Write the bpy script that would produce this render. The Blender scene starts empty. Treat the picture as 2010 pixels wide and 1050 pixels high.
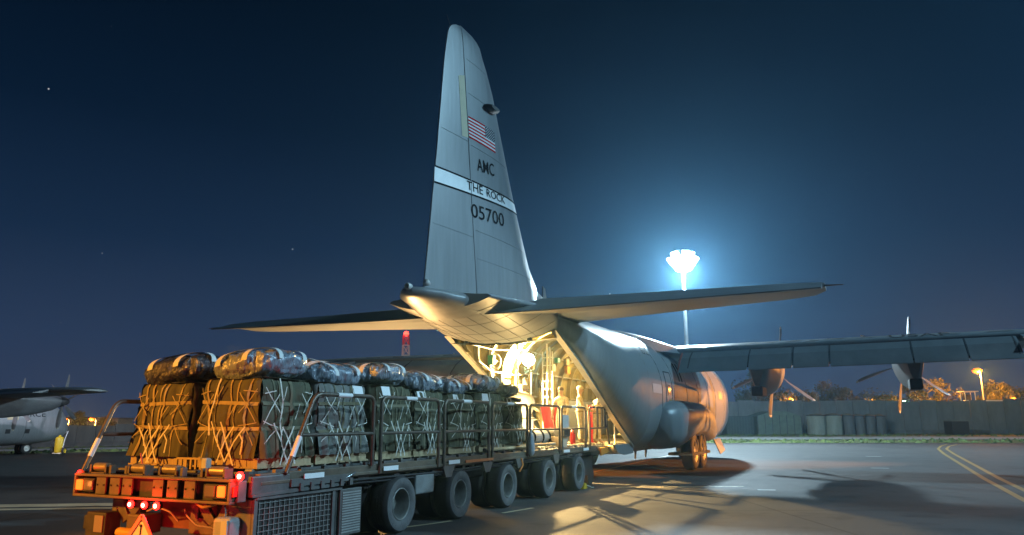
import bpy, math, random
from mathutils import Vector, Matrix, noise
R = math.radians
sc = bpy.context.scene
col = sc.collection

# ------------------------------------------------------------------ camera
cam = bpy.data.cameras.new("camera")
cam.lens = 26.42; cam.sensor_width = 36; cam.clip_end = 2000; cam.clip_start = 0.1
camo = bpy.data.objects.new("camera", cam); col.objects.link(camo)
CAM = Vector((8.56, -13.65, 1.80))
camo.location = CAM
camo.rotation_euler = (R(90 + 11.6), 0, R(24.9))
sc.camera = camo
AX = Vector((-math.sin(R(24.9)), math.cos(R(24.9)), 0)); RT = Vector((math.cos(R(24.9)), math.sin(R(24.9)), 0))

# ------------------------------------------------------------------ world (night sky)
w = bpy.data.worlds.new("World"); sc.world = w; w.use_nodes = True
nt = w.node_tree; nd = nt.nodes; lk = nt.links
bg = nd["Background"]
tc = nd.new("ShaderNodeTexCoord")
sep = nd.new("ShaderNodeSeparateXYZ"); lk.new(tc.outputs["Generated"], sep.inputs[0])
ramp = nd.new("ShaderNodeValToRGB")
lk.new(sep.outputs["Z"], ramp.inputs[0])
cr = ramp.color_ramp
cr.elements[0].position = 0.0; cr.elements[0].color = (0.036, 0.056, 0.112, 1)
cr.elements[1].position = 0.75; cr.elements[1].color = (0.0003, 0.0022, 0.0072, 1)
for p, c in ((0.10, (0.024, 0.046, 0.100, 1)), (0.22, (0.0076, 0.023, 0.058, 1)), (0.36, (0.0020, 0.0098, 0.0275, 1)), (0.5, (0.0006, 0.0044, 0.0132, 1))):
    e = cr.elements.new(p); e.color = c
vor = nd.new("ShaderNodeTexVoronoi"); vor.inputs["Scale"].default_value = 34
lk.new(tc.outputs["Generated"], vor.inputs["Vector"])
lt = nd.new("ShaderNodeMath"); lt.operation = 'LESS_THAN'; lt.inputs[1].default_value = 0.034
lk.new(vor.outputs["Distance"], lt.inputs[0])
sepc = nd.new("ShaderNodeSeparateColor"); lk.new(vor.outputs["Color"], sepc.inputs[0])
gt = nd.new("ShaderNodeMath"); gt.operation = 'GREATER_THAN'; gt.inputs[1].default_value = 0.86
lk.new(sepc.outputs[0], gt.inputs[0])
mu = nd.new("ShaderNodeMath"); mu.operation = 'MULTIPLY'; lk.new(lt.outputs[0], mu.inputs[0]); lk.new(gt.outputs[0], mu.inputs[1])
mu2 = nd.new("ShaderNodeMath"); mu2.operation = 'MULTIPLY'; lk.new(mu.outputs[0], mu2.inputs[0]); mu2.inputs[1].default_value = 0.45
addc = nd.new("ShaderNodeMixRGB"); addc.blend_type = 'ADD'; addc.inputs[0].default_value = 1
lk.new(ramp.outputs[0], addc.inputs[1]); lk.new(mu2.outputs[0], addc.inputs[2])
lk.new(addc.outputs[0], bg.inputs["Color"]); bg.inputs["Strength"].default_value = 1.0

vs = sc.view_settings
vs.view_transform = 'Standard'; vs.look = 'None'; vs.exposure = 0.0; vs.gamma = 1.0; vs.use_curve_mapping = False
cy = sc.cycles
cy.max_bounces = 7; cy.diffuse_bounces = 3; cy.glossy_bounces = 3; cy.transmission_bounces = 3; cy.volume_bounces = 0
cy.sample_clamp_indirect = 3.0; cy.sample_clamp_direct = 0.0
cy.use_denoising = True
try: cy.denoiser = 'OPENIMAGEDENOISE'
except Exception: pass
cy.caustics_reflective = False; cy.caustics_refractive = False

# ------------------------------------------------------------------ lamps
def lamp(name, loc, power, color, radius=0.3, typ='POINT', aim=None, spot=None):
    l = bpy.data.lights.new(name, typ); l.energy = power; l.color = color
    l.shadow_soft_size = radius
    o = bpy.data.objects.new(name, l); o.location = loc; col.objects.link(o)
    if aim is not None:
        o.rotation_euler = (Vector(aim) - Vector(loc)).to_track_quat('-Z', 'Y').to_euler()
    if spot: l.spot_size = R(spot); l.spot_blend = 0.4
    return o
MAST = Vector((-4.48, 48.65, 15.1))
SOD = (1.0, 0.33, 0.04)
WARM = (1.0, 0.67, 0.25)
lamp("mast_light", MAST + Vector((0.15, -0.3, -1.15)), 60000, (0.62, 0.87, 1.0), 0.5)
lamp("apron_floodlight", (38, 26, 30), 60000, (0.40, 0.76, 1.0), 0.6)
lamp("loader_floodlight", (50, -2, 27), 64000, (0.46, 0.78, 1.0), 0.5, "SPOT", (1.2, -0.4, 0.6), 17)
lamp("sodium_yard_light", (-21, 15, 5.5), 95000, (1.0, 0.30, 0.02), 0.3, "SPOT", (0.8, 14.2, -0.4), 16)
lamp("sodium_floodlight", (-8.5, -21, 6.6), 25000, (1.0, 0.36, 0.03), 0.3, "SPOT", (-0.6, -6.4, 1.3), 24)
lamp("fuselage_orange_fill", (36, 40, 9), 210000, (1.0, 0.34, 0.05), 0.3, "SPOT", (2.2, 20.5, 2.9), 16)  # unseen spot added to throw orange on the forward fuselage
lamp("bay_floodlight", (-1.40, 8.95, 3.72), 9500, WARM, 0.06)
lamp("bay_dome_light", (0.3, 13.5, 4.2), 800, WARM, 0.2)
lamp("ramp_fill", (0.62, 4.45, 2.0), 330, WARM, 0.3)  # unseen fill added to brighten the wrapped bundle and the crew
lamp("under_tail_fill", (-4.4, 5.2, 0.55), 2700, (1.0, 0.56, 0.20), 0.2)  # unseen fill added to warm the tail and stabiliser undersides

# ------------------------------------------------------------------ materials
MATS = {}
def M(name, color, rough=0.6, metal=0.0, var=0.0, vscale=3.0, bump=0.0, bscale=20.0, emit=None, stretch=None, spec=None, bdist=0.03):
    if name in MATS: return MATS[name]
    m = bpy.data.materials.new(name); m.use_nodes = True
    n = m.node_tree.nodes; l = m.node_tree.links; b = n["Principled BSDF"]
    b.inputs["Base Color"].default_value = (*color, 1); b.inputs["Roughness"].default_value = rough; b.inputs["Metallic"].default_value = metal
    if spec is not None: b.inputs["Specular IOR Level"].default_value = spec
    src = None
    if var or bump:
        t = n.new("ShaderNodeTexCoord"); src = t.outputs["Object"]
        if stretch:
            mp = n.new("ShaderNodeMapping"); mp.inputs["Scale"].default_value = stretch; l.new(src, mp.inputs[0]); src = mp.outputs[0]
    if var:
        a = n.new("ShaderNodeTexNoise"); a.inputs["Scale"].default_value = vscale; a.inputs["Detail"].default_value = 6; a.inputs["Roughness"].default_value = 0.62
        l.new(src, a.inputs["Vector"])
        r = n.new("ShaderNodeValToRGB"); r.color_ramp.elements[0].position = 0.3; r.color_ramp.elements[1].position = 0.72
        r.color_ramp.elements[0].color = (*[max(0, c * (1 - var)) for c in color], 1); r.color_ramp.elements[1].color = (*[min(1, c * (1 + var)) for c in color], 1)
        l.new(a.outputs["Fac"], r.inputs[0]); l.new(r.outputs[0], b.inputs["Base Color"])
        rr = n.new("ShaderNodeMapRange"); rr.inputs[3].default_value = max(0.02, rough - 0.1); rr.inputs[4].default_value = min(1, rough + 0.12)
        l.new(a.outputs["Fac"], rr.inputs[0]); l.new(rr.outputs[0], b.inputs["Roughness"])
    if bump:
        a2 = n.new("ShaderNodeTexNoise"); a2.inputs["Scale"].default_value = bscale; a2.inputs["Detail"].default_value = 5
        l.new(src, a2.inputs["Vector"])
        bp = n.new("ShaderNodeBump"); bp.inputs["Strength"].default_value = bump; bp.inputs["Distance"].default_value = bdist
        l.new(a2.outputs["Fac"], bp.inputs["Height"]); l.new(bp.outputs[0], b.inputs["Normal"])
    if emit:
        b.inputs["Emission Color"].default_value = (*emit[0], 1); b.inputs["Emission Strength"].default_value = emit[1]
    MATS[name] = m
    return m

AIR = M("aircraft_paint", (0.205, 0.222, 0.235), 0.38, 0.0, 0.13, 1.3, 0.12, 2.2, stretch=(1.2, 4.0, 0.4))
NACP = M("shaded_nacelle_paint", (0.098, 0.104, 0.112), 0.5, 0, 0.3, 2.0, stretch=(1, 0.4, 1))  # aircraft grey darkened to paint in shade, with random streaks
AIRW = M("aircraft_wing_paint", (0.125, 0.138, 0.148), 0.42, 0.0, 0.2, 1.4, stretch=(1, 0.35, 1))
SEAM = M("panel_seam", (0.035, 0.038, 0.04), 0.7)
SMUDGE = M("soot_mark", (0.05, 0.055, 0.06), 0.7, 0, 0.3, 5)
LINING = M("bay_lining", (0.20, 0.165, 0.06), 0.8, 0, 0.35, 3, 0.9, 9)
RIBM = M("bay_rib_paint", (0.20, 0.17, 0.075), 0.6, 0, 0.12, 6)
BAYMETAL = M("bay_metal", (0.30, 0.28, 0.22), 0.5, 0.2, 0.15, 8)
DARK = M("dark_metal", (0.03, 0.03, 0.032), 0.55, 0.2, 0.3, 8)
BLACKP = M("black_lettering", (0.010, 0.011, 0.013), 0.85, spec=0.08)
WHITEP = M("white_paint", (0.74, 0.77, 0.78), 0.5, 0, 0.06, 5)
CREAM = M("cream_panel", (0.80, 0.74, 0.55), 0.8, 0, 0.06, 5, spec=0.1)
REDP = M("flag_red", (0.62, 0.012, 0.02), 0.85, spec=0.05)
NAVY = M("flag_navy", (0.010, 0.016, 0.04), 0.85, spec=0.05)
RUB = M("rubber", (0.022, 0.022, 0.024), 0.72, 0, 0.35, 6, 0.2, 30)
RUBW = M("dusty_sidewall", (0.085, 0.088, 0.09), 0.75, 0, 0.3, 7, 0.15, 30)
RIMM = M("rim_metal", (0.17, 0.175, 0.165), 0.5, 0.3, 0.25, 8)
LOADER = M("loader_paint", (0.115, 0.092, 0.066), 0.52, 0.1, 0.28, 5, 0.1, 25)
LOADG = M("loader_grey", (0.115, 0.118, 0.115), 0.5, 0.2, 0.25, 5, 0.1, 25)
LOADD = M("loader_dark", (0.045, 0.042, 0.04), 0.6, 0.3, 0.4, 5, 0.2, 20)
RAILM = M("rail_paint", (0.13, 0.11, 0.09), 0.38, 0.5, 0.25, 10)
TAPE = M("white_reflector_tape", (0.78, 0.8, 0.8), 0.4)
CANVAS = M("olive_canvas", (0.082, 0.084, 0.050), 0.85, 0, 0.25, 5, 0.35, 11)
CANVASG = M("grey_canvas", (0.16, 0.165, 0.15), 0.8, 0, 0.18, 5, 0.35, 11)
WEB = M("lit_webbing", (0.36, 0.30, 0.15), 0.8, 0, 0.2, 9)  # olive webbing lightened, light on the rear faces put into its colour
WEBD = M("shaded_webbing", (0.15, 0.14, 0.085), 0.8, 0, 0.2, 9)  # same webbing darkened, shade of the side faces put into its colour
CORD = M("white_cord", (0.62, 0.62, 0.55), 0.75, 0, 0.1, 9)
PLASTIC = M("black_plastic_wrap", (0.035, 0.042, 0.055), 0.22, 0, 0.25, 6, 0.9, 17, stretch=(1, 1, 0.4), spec=0.8, bdist=0.10)
SILVER = M("silver_plastic_wrap", (0.23, 0.28, 0.34), 0.27, 0.15, 0.10, 9, 1.0, 8, stretch=(1, 1, 0.28), spec=0.9, bdist=0.10)
TIE = M("white_tie_tape", (0.66, 0.69, 0.68), 0.6, 0, 0.12, 8)
CARD = M("honeycomb_board", (0.40, 0.31, 0.18), 0.85, 0, 0.22, 14, stretch=(3, 3, 0.3))
PAPER = M("white_paper", (0.82, 0.84, 0.84), 0.7)

# ------------------------------------------------------------------ mesh helper
class MB:
    def __init__(s): s.v = []; s.f = []; s.sm = []; s.mi = []
    def add(s, vs_, fs, smooth=False, mi=0):
        o = len(s.v); s.v += [tuple(p) for p in vs_]
        for f in fs: s.f.append(tuple(i + o for i in f)); s.sm.append(smooth); s.mi.append(mi)
        return s
    def box(s, c, d, rot=None, mi=0):
        hx, hy, hz = d[0] / 2, d[1] / 2, d[2] / 2
        P = [Vector((x, y, z)) for z in (-hz, hz) for y in (-hy, hy) for x in (-hx, hx)]
        if rot is not None: P = [rot @ p for p in P]
        P = [p + Vector(c) for p in P]
        return s.add(P, [(0, 2, 3, 1), (4, 5, 7, 6), (0, 1, 5, 4), (2, 6, 7, 3), (0, 4, 6, 2), (1, 3, 7, 5)], mi=mi)
    def bar(s, p, q, wd, ht, up=(0, 0, 1)):
        p = Vector(p); q = Vector(q); d = (q - p).normalized(); u = Vector(up)
        sd = d.cross(u)
        if sd.length < 1e-4: sd = d.cross(Vector((1, 0, 0)))
        sd.normalize(); u = sd.cross(d)
        P = []
        for e in (p, q):
            for a, b in ((-1, -1), (1, -1), (1, 1), (-1, 1)): P.append(e + sd * a * wd / 2 + u * b * ht / 2)
        return s.add(P, [(0, 1, 2, 3), (7, 6, 5, 4), (0, 4, 5, 1), (1, 5, 6, 2), (2, 6, 7, 3), (3, 7, 4, 0)])
    def tube(s, pts, r, n=8, caps=True):
        pts = [Vector(p) for p in pts]; rings = []
        rs = r if isinstance(r, (list, tuple)) else [r] * len(pts)
        prev = None
        for i, p in enumerate(pts):
            d = (pts[min(i + 1, len(pts) - 1)] - pts[max(i - 1, 0)]).normalized()
            if prev is None:
                a = d.orthogonal().normalized()
            else:
                a = (prev - d * prev.dot(d))
                a = a.normalized() if a.length > 1e-5 else d.orthogonal().normalized()
            prev = a; b = d.cross(a)
            rings.append([p + (a * math.cos(2 * math.pi * k / n) + b * math.sin(2 * math.pi * k / n)) * rs[i] for k in range(n)])
        return s.loft(rings, caps=caps)
    def loft(s, rings, caps=True, smooth=True, closed=True):
        n = len(rings[0]); V = [p for r in rings for p in r]; F = []
        m = n if closed else n - 1
        for i in range(len(rings) - 1):
            for k in range(m):
                a = i * n + k; b = i * n + (k + 1) % n
                F.append((a, b, b + n, a + n))
        s.add(V, F, smooth)
        if caps:
            s.add(rings[0], [tuple(range(n))[::-1]]); s.add(rings[-1], [tuple(range(n))])
        return s
    def lathe(s, prof, c, axis, n=24, smooth=True):
        ax = Vector(axis).normalized(); a = ax.orthogonal().normalized(); b = ax.cross(a); c = Vector(c)
        rings = [[c + ax * h + (a * math.cos(2 * math.pi * k / n) + b * math.sin(2 * math.pi * k / n)) * max(r, 1e-4) for k in range(n)] for r, h in prof]
        return s.loft(rings, caps=False, smooth=smooth)
    def cyl(s, p, q, r, n=16):
        p = Vector(p); q = Vector(q); d = q - p
        return s.lathe([(0, 0), (r, 0), (r, d.length), (0, d.length)], p, d, n, smooth=False)
    def grid(s, fn, nu, nv, smooth=True):
        V = [fn(i / nu, j / nv) for j in range(nv + 1) for i in range(nu + 1)]
        F = [(j * (nu + 1) + i, j * (nu + 1) + i + 1, (j + 1) * (nu + 1) + i + 1, (j + 1) * (nu + 1) + i) for j in range(nv) for i in range(nu)]
        return s.add(V, F, smooth)
    def prism(s, poly, d):
        n = len(poly); d = Vector(d); V = [Vector(p) for p in poly] + [Vector(p) + d for p in poly]
        F = [tuple(range(n))[::-1], tuple(range(n, 2 * n))] + [(i, (i + 1) % n, (i + 1) % n + n, i + n) for i in range(n)]
        return s.add(V, F)
    def sphere(s, c, r, nu=16, nv=10):
        c = Vector(c); r = Vector((r, r, r)) if not hasattr(r, '__len__') else Vector(r)
        def fn(u, v):
            t = 2 * math.pi * u; p = math.pi * (v - 0.5)
            return c + Vector((r.x * math.cos(p) * math.cos(t), r.y * math.cos(p) * math.sin(t), r.z * math.sin(p)))
        return s.grid(fn, nu, nv)
    def build(s, name, mat, parent=None, bevel=0, local=False):
        root = parent
        while root is not None and root.parent is not None: root = root.parent
        off = Vector((0, 0, 0)) if (root is None or local) else root.location
        me = bpy.data.meshes.new(name)
        me.from_pydata([tuple(Vector(p) - off) for p in s.v], [], s.f)
        for i, p in enumerate(me.polygons): p.use_smooth = s.sm[i]; p.material_index = s.mi[i]
        for m_ in (mat if isinstance(mat, (list, tuple)) else [mat]): me.materials.append(m_)
        me.update()
        o = bpy.data.objects.new(name, me); col.objects.link(o)
        if parent is not None: o.parent = parent
        if bevel:
            bm = o.modifiers.new("bevel", 'BEVEL'); bm.width = bevel; bm.segments = 2; bm.limit_method = 'ANGLE'
        return o

def tag(o, label=None, cat=None, group=None, kind=None):
    if label: o["label"] = label
    if cat: o["category"] = cat
    if group: o["group"] = group
    if kind: o["kind"] = kind
    return o
def thing(name, label, cat, loc=(0, 0, 0), group=None):
    o = bpy.data.objects.new(name, None); col.objects.link(o); o.location = loc; o.empty_display_size = 0.3
    return tag(o, label, cat, group)
def kids(o): return [c for c in bpy.data.objects if c.parent == o]
def interp(tab, x):
    if x <= tab[0][0]: return tab[0][1:]
    for a, b in zip(tab, tab[1:]):
        if x <= b[0]:
            t = (x - a[0]) / (b[0] - a[0]); return tuple(p + (q - p) * t for p, q in zip(a[1:], b[1:]))
    return tab[-1][1:]
def text_tris(body, size, condense=1.0):
    cu = bpy.data.curves.new("t", 'FONT'); cu.body = body; cu.size = size; cu.resolution_u = 3
    cu.offset = 0.004 * size
    o = bpy.data.objects.new("t", cu); col.objects.link(o)
    bpy.context.view_layer.update()
    me = o.evaluated_get(bpy.context.evaluated_depsgraph_get()).to_mesh()
    V = [(v.co.x * condense, v.co.y) for v in me.vertices]; F = [tuple(p.vertices) for p in me.polygons]
    bpy.data.objects.remove(o); bpy.data.curves.remove(cu)
    return V, F
def spread(V):
    xs = [p[0] for p in V]; ys = [p[1] for p in V]
    return min(xs), max(xs), min(ys), max(ys)

# ================================================================== SETTING
def gz(x): 
    d = -12 - x
    return -0.02 * d if d > 0 else 0.0
def B(lat, dep, z=None):
    p = Vector((CAM.x, CAM.y, 0)) + RT * lat + AX * dep
    p.z = gz(p.x) if z is None else z
    return p

# ground: apron concrete
gm = bpy.data.materials.new("apron_concrete"); gm.use_nodes = True
n = gm.node_tree.nodes; l = gm.node_tree.links; b = n["Principled BSDF"]
t = n.new("ShaderNodeTexCoord")
n1 = n.new("ShaderNodeTexNoise"); n1.inputs["Scale"].default_value = 0.16; n1.inputs["Detail"].default_value = 8; n1.inputs["Roughness"].default_value = 0.65
n2 = n.new("ShaderNodeTexNoise"); n2.inputs["Scale"].default_value = 38; n2.inputs["Detail"].default_value = 4
n3 = n.new("ShaderNodeTexVoronoi"); n3.inputs["Scale"].default_value = 55
mp = n.new("ShaderNodeMapping"); mp.inputs["Rotation"].default_value = (0, 0, R(-24.9)); mp.inputs["Scale"].default_value = (0.25, 1.6, 1)
n4 = n.new("ShaderNodeTexNoise"); n4.inputs["Scale"].default_value = 0.45; n4.inputs["Detail"].default_value = 5
for q in (n1, n2, n3): l.new(t.outputs["Object"], q.inputs["Vector"])
l.new(t.outputs["Object"], mp.inputs[0]); l.new(mp.outputs[0], n4.inputs["Vector"])
mx = n.new("ShaderNodeMath"); mx.operation = 'MULTIPLY_ADD'; mx.inputs[1].default_value = 0.55; l.new(n2.outputs["Fac"], mx.inputs[0]); l.new(n1.outputs["Fac"], mx.inputs[2])
mx2 = n.new("ShaderNodeMath"); mx2.operation = 'MULTIPLY_ADD'; mx2.inputs[1].default_value = 0.6; l.new(n4.outputs["Fac"], mx2.inputs[0]); l.new(mx.outputs[0], mx2.inputs[2])
rp = n.new("ShaderNodeValToRGB"); rp.color_ramp.elements[0].position = 0.75; rp.color_ramp.elements[1].position = 1.35 if False else 1.0
rp.color_ramp.elements[0].color = (0.036, 0.036, 0.038, 1); rp.color_ramp.elements[1].color = (0.078, 0.077, 0.076, 1)
l.new(mx2.outputs[0], rp.inputs[0])
bk = n.new("ShaderNodeTexBrick"); bk.offset = 0; bk.inputs["Scale"].default_value = 1; bk.inputs["Mortar Size"].default_value = 0.018; bk.inputs["Brick Width"].default_value = 7.5; bk.inputs["Row Height"].default_value = 7.5
bk.inputs["Color1"].default_value = (1, 1, 1, 1); bk.inputs["Color2"].default_value = (.86, .86, .86, 1); bk.inputs["Mortar"].default_value = (.35, .35, .35, 1)
mpb = n.new("ShaderNodeMapping"); mpb.inputs["Rotation"].default_value = (0, 0, R(-27)); l.new(t.outputs["Object"], mpb.inputs[0]); l.new(mpb.outputs[0], bk.inputs["Vector"])
n5 = n.new("ShaderNodeTexNoise"); n5.inputs["Scale"].default_value = 0.9; n5.inputs["Detail"].default_value = 9; n5.inputs["Roughness"].default_value = .7; l.new(t.outputs["Object"], n5.inputs["Vector"])
st5 = n.new("ShaderNodeMapRange"); st5.inputs[1].default_value = .52; st5.inputs[2].default_value = .68; st5.inputs[3].default_value = 1; st5.inputs[4].default_value = .62; l.new(n5.outputs["Fac"], st5.inputs[0])
mm = n.new("ShaderNodeMixRGB"); mm.blend_type = 'MULTIPLY'; mm.inputs[0].default_value = 1; l.new(rp.outputs[0], mm.inputs[1]); l.new(bk.outputs["Color"], mm.inputs[2])
mm2 = n.new("ShaderNodeMixRGB"); mm2.blend_type = 'MULTIPLY'; mm2.inputs[0].default_value = 1; l.new(mm.outputs[0], mm2.inputs[1]); l.new(st5.outputs[0], mm2.inputs[2]); l.new(mm2.outputs[0], b.inputs["Base Color"])
rg = n.new("ShaderNodeMapRange"); rg.inputs[3].default_value = 0.62; rg.inputs[4].default_value = 0.88; b.inputs["Specular IOR Level"].default_value = 0.22; l.new(n4.outputs["Fac"], rg.inputs[0]); l.new(rg.outputs[0], b.inputs["Roughness"])
bp = n.new("ShaderNodeBump"); bp.inputs["Strength"].default_value = 0.35; bp.inputs["Distance"].default_value = 0.012
l.new(n3.outputs["Distance"], bp.inputs["Height"]); l.new(bp.outputs[0], b.inputs["Normal"])
xs = [-330, -250, -180, -120, -80, -50, -30, -20, -14, -12, -8, 0, 20, 60, 120, 200, 260]
mb = MB()
ysl = [-80, -20, 20, 60, 100, 160, 300]
V = [(x, y, gz(x)) for y in ysl for x in xs]; nx = len(xs)
mb.add(V, [(j * nx + i, j * nx + i + 1, (j + 1) * nx + i + 1, (j + 1) * nx + i) for j in range(len(ysl) - 1) for i in range(nx - 1)])
ground = tag(mb.build("ground", gm), kind="structure")

def strip(name, pts, width, mat, z=0.004):
    """flat strip along ground points"""
    mb = MB(); P = [Vector((p[0], p[1], 0)) for p in pts]; Vv = []
    for i, p in enumerate(P):
        d = (P[min(i + 1, len(P) - 1)] - P[max(0, i - 1)]).normalized(); s_ = Vector((d.y, -d.x, 0))
        for sg in (-1, 1):
            q = p + s_ * sg * width / 2; Vv.append((q.x, q.y, gz(q.x) + z))
    mb.add(Vv, [(2 * i, 2 * i + 1, 2 * i + 3, 2 * i + 2) for i in range(len(P) - 1)])
    return tag(mb.build(name, mat), kind="structure")
YEL = M("yellow_line_paint", (0.25, 0.165, 0.05), 0.6, 0, 0.35, 4)
WLN = M("white_line_paint", (0.62, 0.63, 0.62), 0.6, 0, 0.25, 3)
PALE = M("pale_line", (0.55, 0.46, 0.30), 0.6, 0, 0.25, 2)
strip("taxiway_line", [(11.6, -4), (11.72, 8.2), (11.8, 15.4), (12.35, 37), (12.7, 46), (13.4, 53), (14.2, 58)], 0.17, YEL)
strip("taxiway_line", [(12.05, -4), (12.17, 8.2), (12.25, 15.4), (12.85, 37), (13.2, 46), (13.95, 53), (14.9, 58)], 0.17, YEL)
for x0, x1, y in ((5.70, 6.15, 8.25), (8.5, 9.15, 20.3), (8.3, 9.05, 31.6)):
    strip("white_dash", [(x0, y), (x1, y + 0.12)], 0.16, WLN)
strip("apron_line", [(0.72, -3.15), (1.28, -1.4), (1.40, -0.9)], 0.10, PALE)
strip("apron_line", [(1.74, 0.6), (1.93, 1.7)], 0.10, PALE)
strip("apron_line", [(-0.6, 11.0), (-0.9, 18), (-1.5, 30)], 0.14, YEL)
strip("apron_line", [(2.0, 7.4), (5.2, 9.2)], 0.12, PALE)
strip("apron_band", [(-16, -7.6), (-9, -3.0), (-6.2, -1.2)], 0.62, PALE)  # pale band laid flat on the ground
strip("apron_band", [(-16, -8.6), (-9, -3.9), (-6.2, -2.05)], 0.34, PALE)

# verge strips beyond the apron
GRASS = M("grass_ground", (0.115, 0.145, 0.055), 0.95, 0, 0.5, 0.8, 0.6, 6)
GRAVEL = M("pale_gravel", (0.5, 0.5, 0.48), 0.95, 0, 0.3, 0.7, 0.4, 8)
rnd = random.Random(5)
def band(name, d0, d1, mat, z, l0=-150, l1=130, amp=1.2, ridge=0.0):
    mb = MB(); N = 90; Vv = []
    for i in range(N + 1):
        la = l0 + (l1 - l0) * i / N
        for k, d in enumerate((d0, (d0 + d1) / 2, d1)):
            dd = d + noise.noise(Vector((la * 0.13, d * 3, 0))) * amp
            p = B(la, dd); Vv.append((p.x, p.y, p.z + z + (ridge if k == 1 else 0)))
    mb.add(Vv, [(3 * i + k, 3 * i + 3 + k, 3 * i + 4 + k, 3 * i + 1 + k) for i in range(N) for k in (0, 1)], True)
    return tag(mb.build(name, mat), kind="structure")
band("grass_verge", 66, 122, GRASS, 0.03)
band("gravel_path", 78, 92, GRAVEL, 0.06, amp=2.4)
# grass tufts
mb = MB()
for i in range(3800):
    la = rnd.uniform(-75, 75); dd = rnd.choice((rnd.uniform(66, 78), rnd.uniform(92, 117)))
    p = B(la, dd); h = rnd.uniform(0.08, 0.26); wd = rnd.uniform(0.1, 0.4); a = rnd.uniform(0, 3.14)
    dx, dy = math.cos(a) * wd, math.sin(a) * wd
    mb.add([(p.x - dx, p.y - dy, p.z + .02), (p.x + dx, p.y + dy, p.z + .02), (p.x + dx * rnd.uniform(-.2, .9), p.y + dy * .5, p.z + h)], [(0, 1, 2)])
tag(mb.build("grass", M("grass_blades", (0.12, 0.16, 0.05), 0.9, 0, 0.4, 1.0)), kind="stuff")

# blast wall of concrete panels, far side
CONC = M("blast_wall_concrete", (0.155, 0.152, 0.14), 0.9, 0, 0.25, 0.8, 0.3, 6, stretch=(1, 1, 0.35))
def wall_run(l0, l1, dep0, dep1, h, label, pw=2.4):
    c0 = B(l0, dep0); root = thing("blast_wall", label, "wall", c0)
    nP = max(1, int(abs(l1 - l0) / pw))
    for i in range(nP):
        a = i / nP; b_ = (i + 1) / nP
        p = B(l0 + (l1 - l0) * a, dep0 + (dep1 - dep0) * a); q = B(l0 + (l1 - l0) * b_, dep0 + (dep1 - dep0) * b_)
        d = (q - p); m = (p + q) / 2; ang = math.atan2(d.y, d.x)
        hh = h + 0.10 * math.sin(i * 2.3) + (0.25 if i % 9 == 4 else 0)
        rot = Matrix.Rotation(ang, 3, 'Z')
        pb = MB(); L = d.length - 0.05
        prof = [(-0.62, 0), (0.62, 0), (0.62, 0.3), (0.16, 0.75), (0.12, hh), (-0.12, hh), (-0.16, 0.75), (-0.62, 0.3)]
        poly = [rot @ Vector((-L / 2, y, z)) + Vector((m.x, m.y, m.z - 0.1)) for y, z in prof]
        pb.prism(poly, rot @ Vector((L, 0, 0)))
        pb.build("wall_panel", CONC, root, bevel=0.03)
    return root
wall_run(20, 100, 118, 112, 5.0, "long grey concrete blast wall behind the grass under the right wing")
wall_run(-30, 19.5, 121, 118.5, 4.4, "concrete blast wall behind the fuselage and the round barriers")
wall_run(-120, -31, 96, 104, 2.9, "low tan concrete blast wall behind the second aircraft's nose")

# round barriers and box
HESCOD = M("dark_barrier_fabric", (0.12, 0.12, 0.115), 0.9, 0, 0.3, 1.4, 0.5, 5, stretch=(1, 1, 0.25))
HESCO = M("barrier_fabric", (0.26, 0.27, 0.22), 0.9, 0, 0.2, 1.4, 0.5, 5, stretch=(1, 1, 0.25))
def barrier(lat, dep, r, h, label, flat=False):
    c = B(lat, dep); root = thing("round_barrier", label, "barrier", c, "earth filled barriers by the blast wall")
    mb = MB()
    N = 28; rings = []
    for k in range(7):
        z = h * k / 6; ring = []
        for a in range(N):
            t_ = 2 * math.pi * a / N; rr = r * (1 + 0.02 * math.sin(t_ * 9) + 0.03 * noise.noise(Vector((math.cos(t_) * 2 + lat, math.sin(t_) * 2, z))))
            ring.append(c + Vector((rr * math.cos(t_), rr * math.sin(t_), z - 0.05)))
        rings.append(ring)
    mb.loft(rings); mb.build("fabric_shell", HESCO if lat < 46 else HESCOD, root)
    fl = MB(); fl.lathe([(0, 0.25), (r * 0.5, 0.16), (r * 0.92, 0.0)], c + Vector((0, 0, h - 0.04)), (0, 0, 1), 20); fl.build("earth_fill", M("earth", (0.2, 0.16, 0.1), 0.95, 0, 0.3, 3), root)
    mb2 = MB(); mb2.lathe([(r * 1.03, 0), (r * 1.045, 0.05), (r * 1.03, 0.1)], c + Vector((0, 0, h - 0.16)), (0, 0, 1), 28); mb2.build("top_hoop", DARK, root)
for la, de, r, h, lb in ((42.8, 108, 1.25, 2.75, "pale round barrier nearest the fuselage, left of its row"), (45.3, 108.3, 1.25, 2.8, "second pale round barrier, touching the leftmost pale one"), (47.7, 109.2, 1.0, 2.75, "third barrier of the row, darker, right of the pale pair"),
                        (49.6, 110, .95, 2.7, "fourth barrier of the row, before the dark ribbed run"), (51.5, 110.8, .95, 2.7, "fifth barrier of the row, second from its right end"), (53.3, 111.5, .95, 2.7, "rightmost barrier at the end of the round barrier row")):
    barrier(la, de, r, h, lb)
r_ = thing("generator_shelter", "green grey canvas shelter with peaked roof beside the round barriers", "shelter", B(38, 112))
rotB = Matrix.Rotation(R(24.9), 3, 'Z')
def BP(lat, dep, z): p = B(lat, dep); return Vector((p.x, p.y, p.z + z))
mb = MB(); mb.prism([BP(35.2, 110, 0), BP(41.5, 110, 0), BP(41.5, 110, 2.6), BP(39.4, 110, 3.3), BP(37.2, 110, 3.3), BP(35.2, 110, 2.6)], AX * 5)
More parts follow.
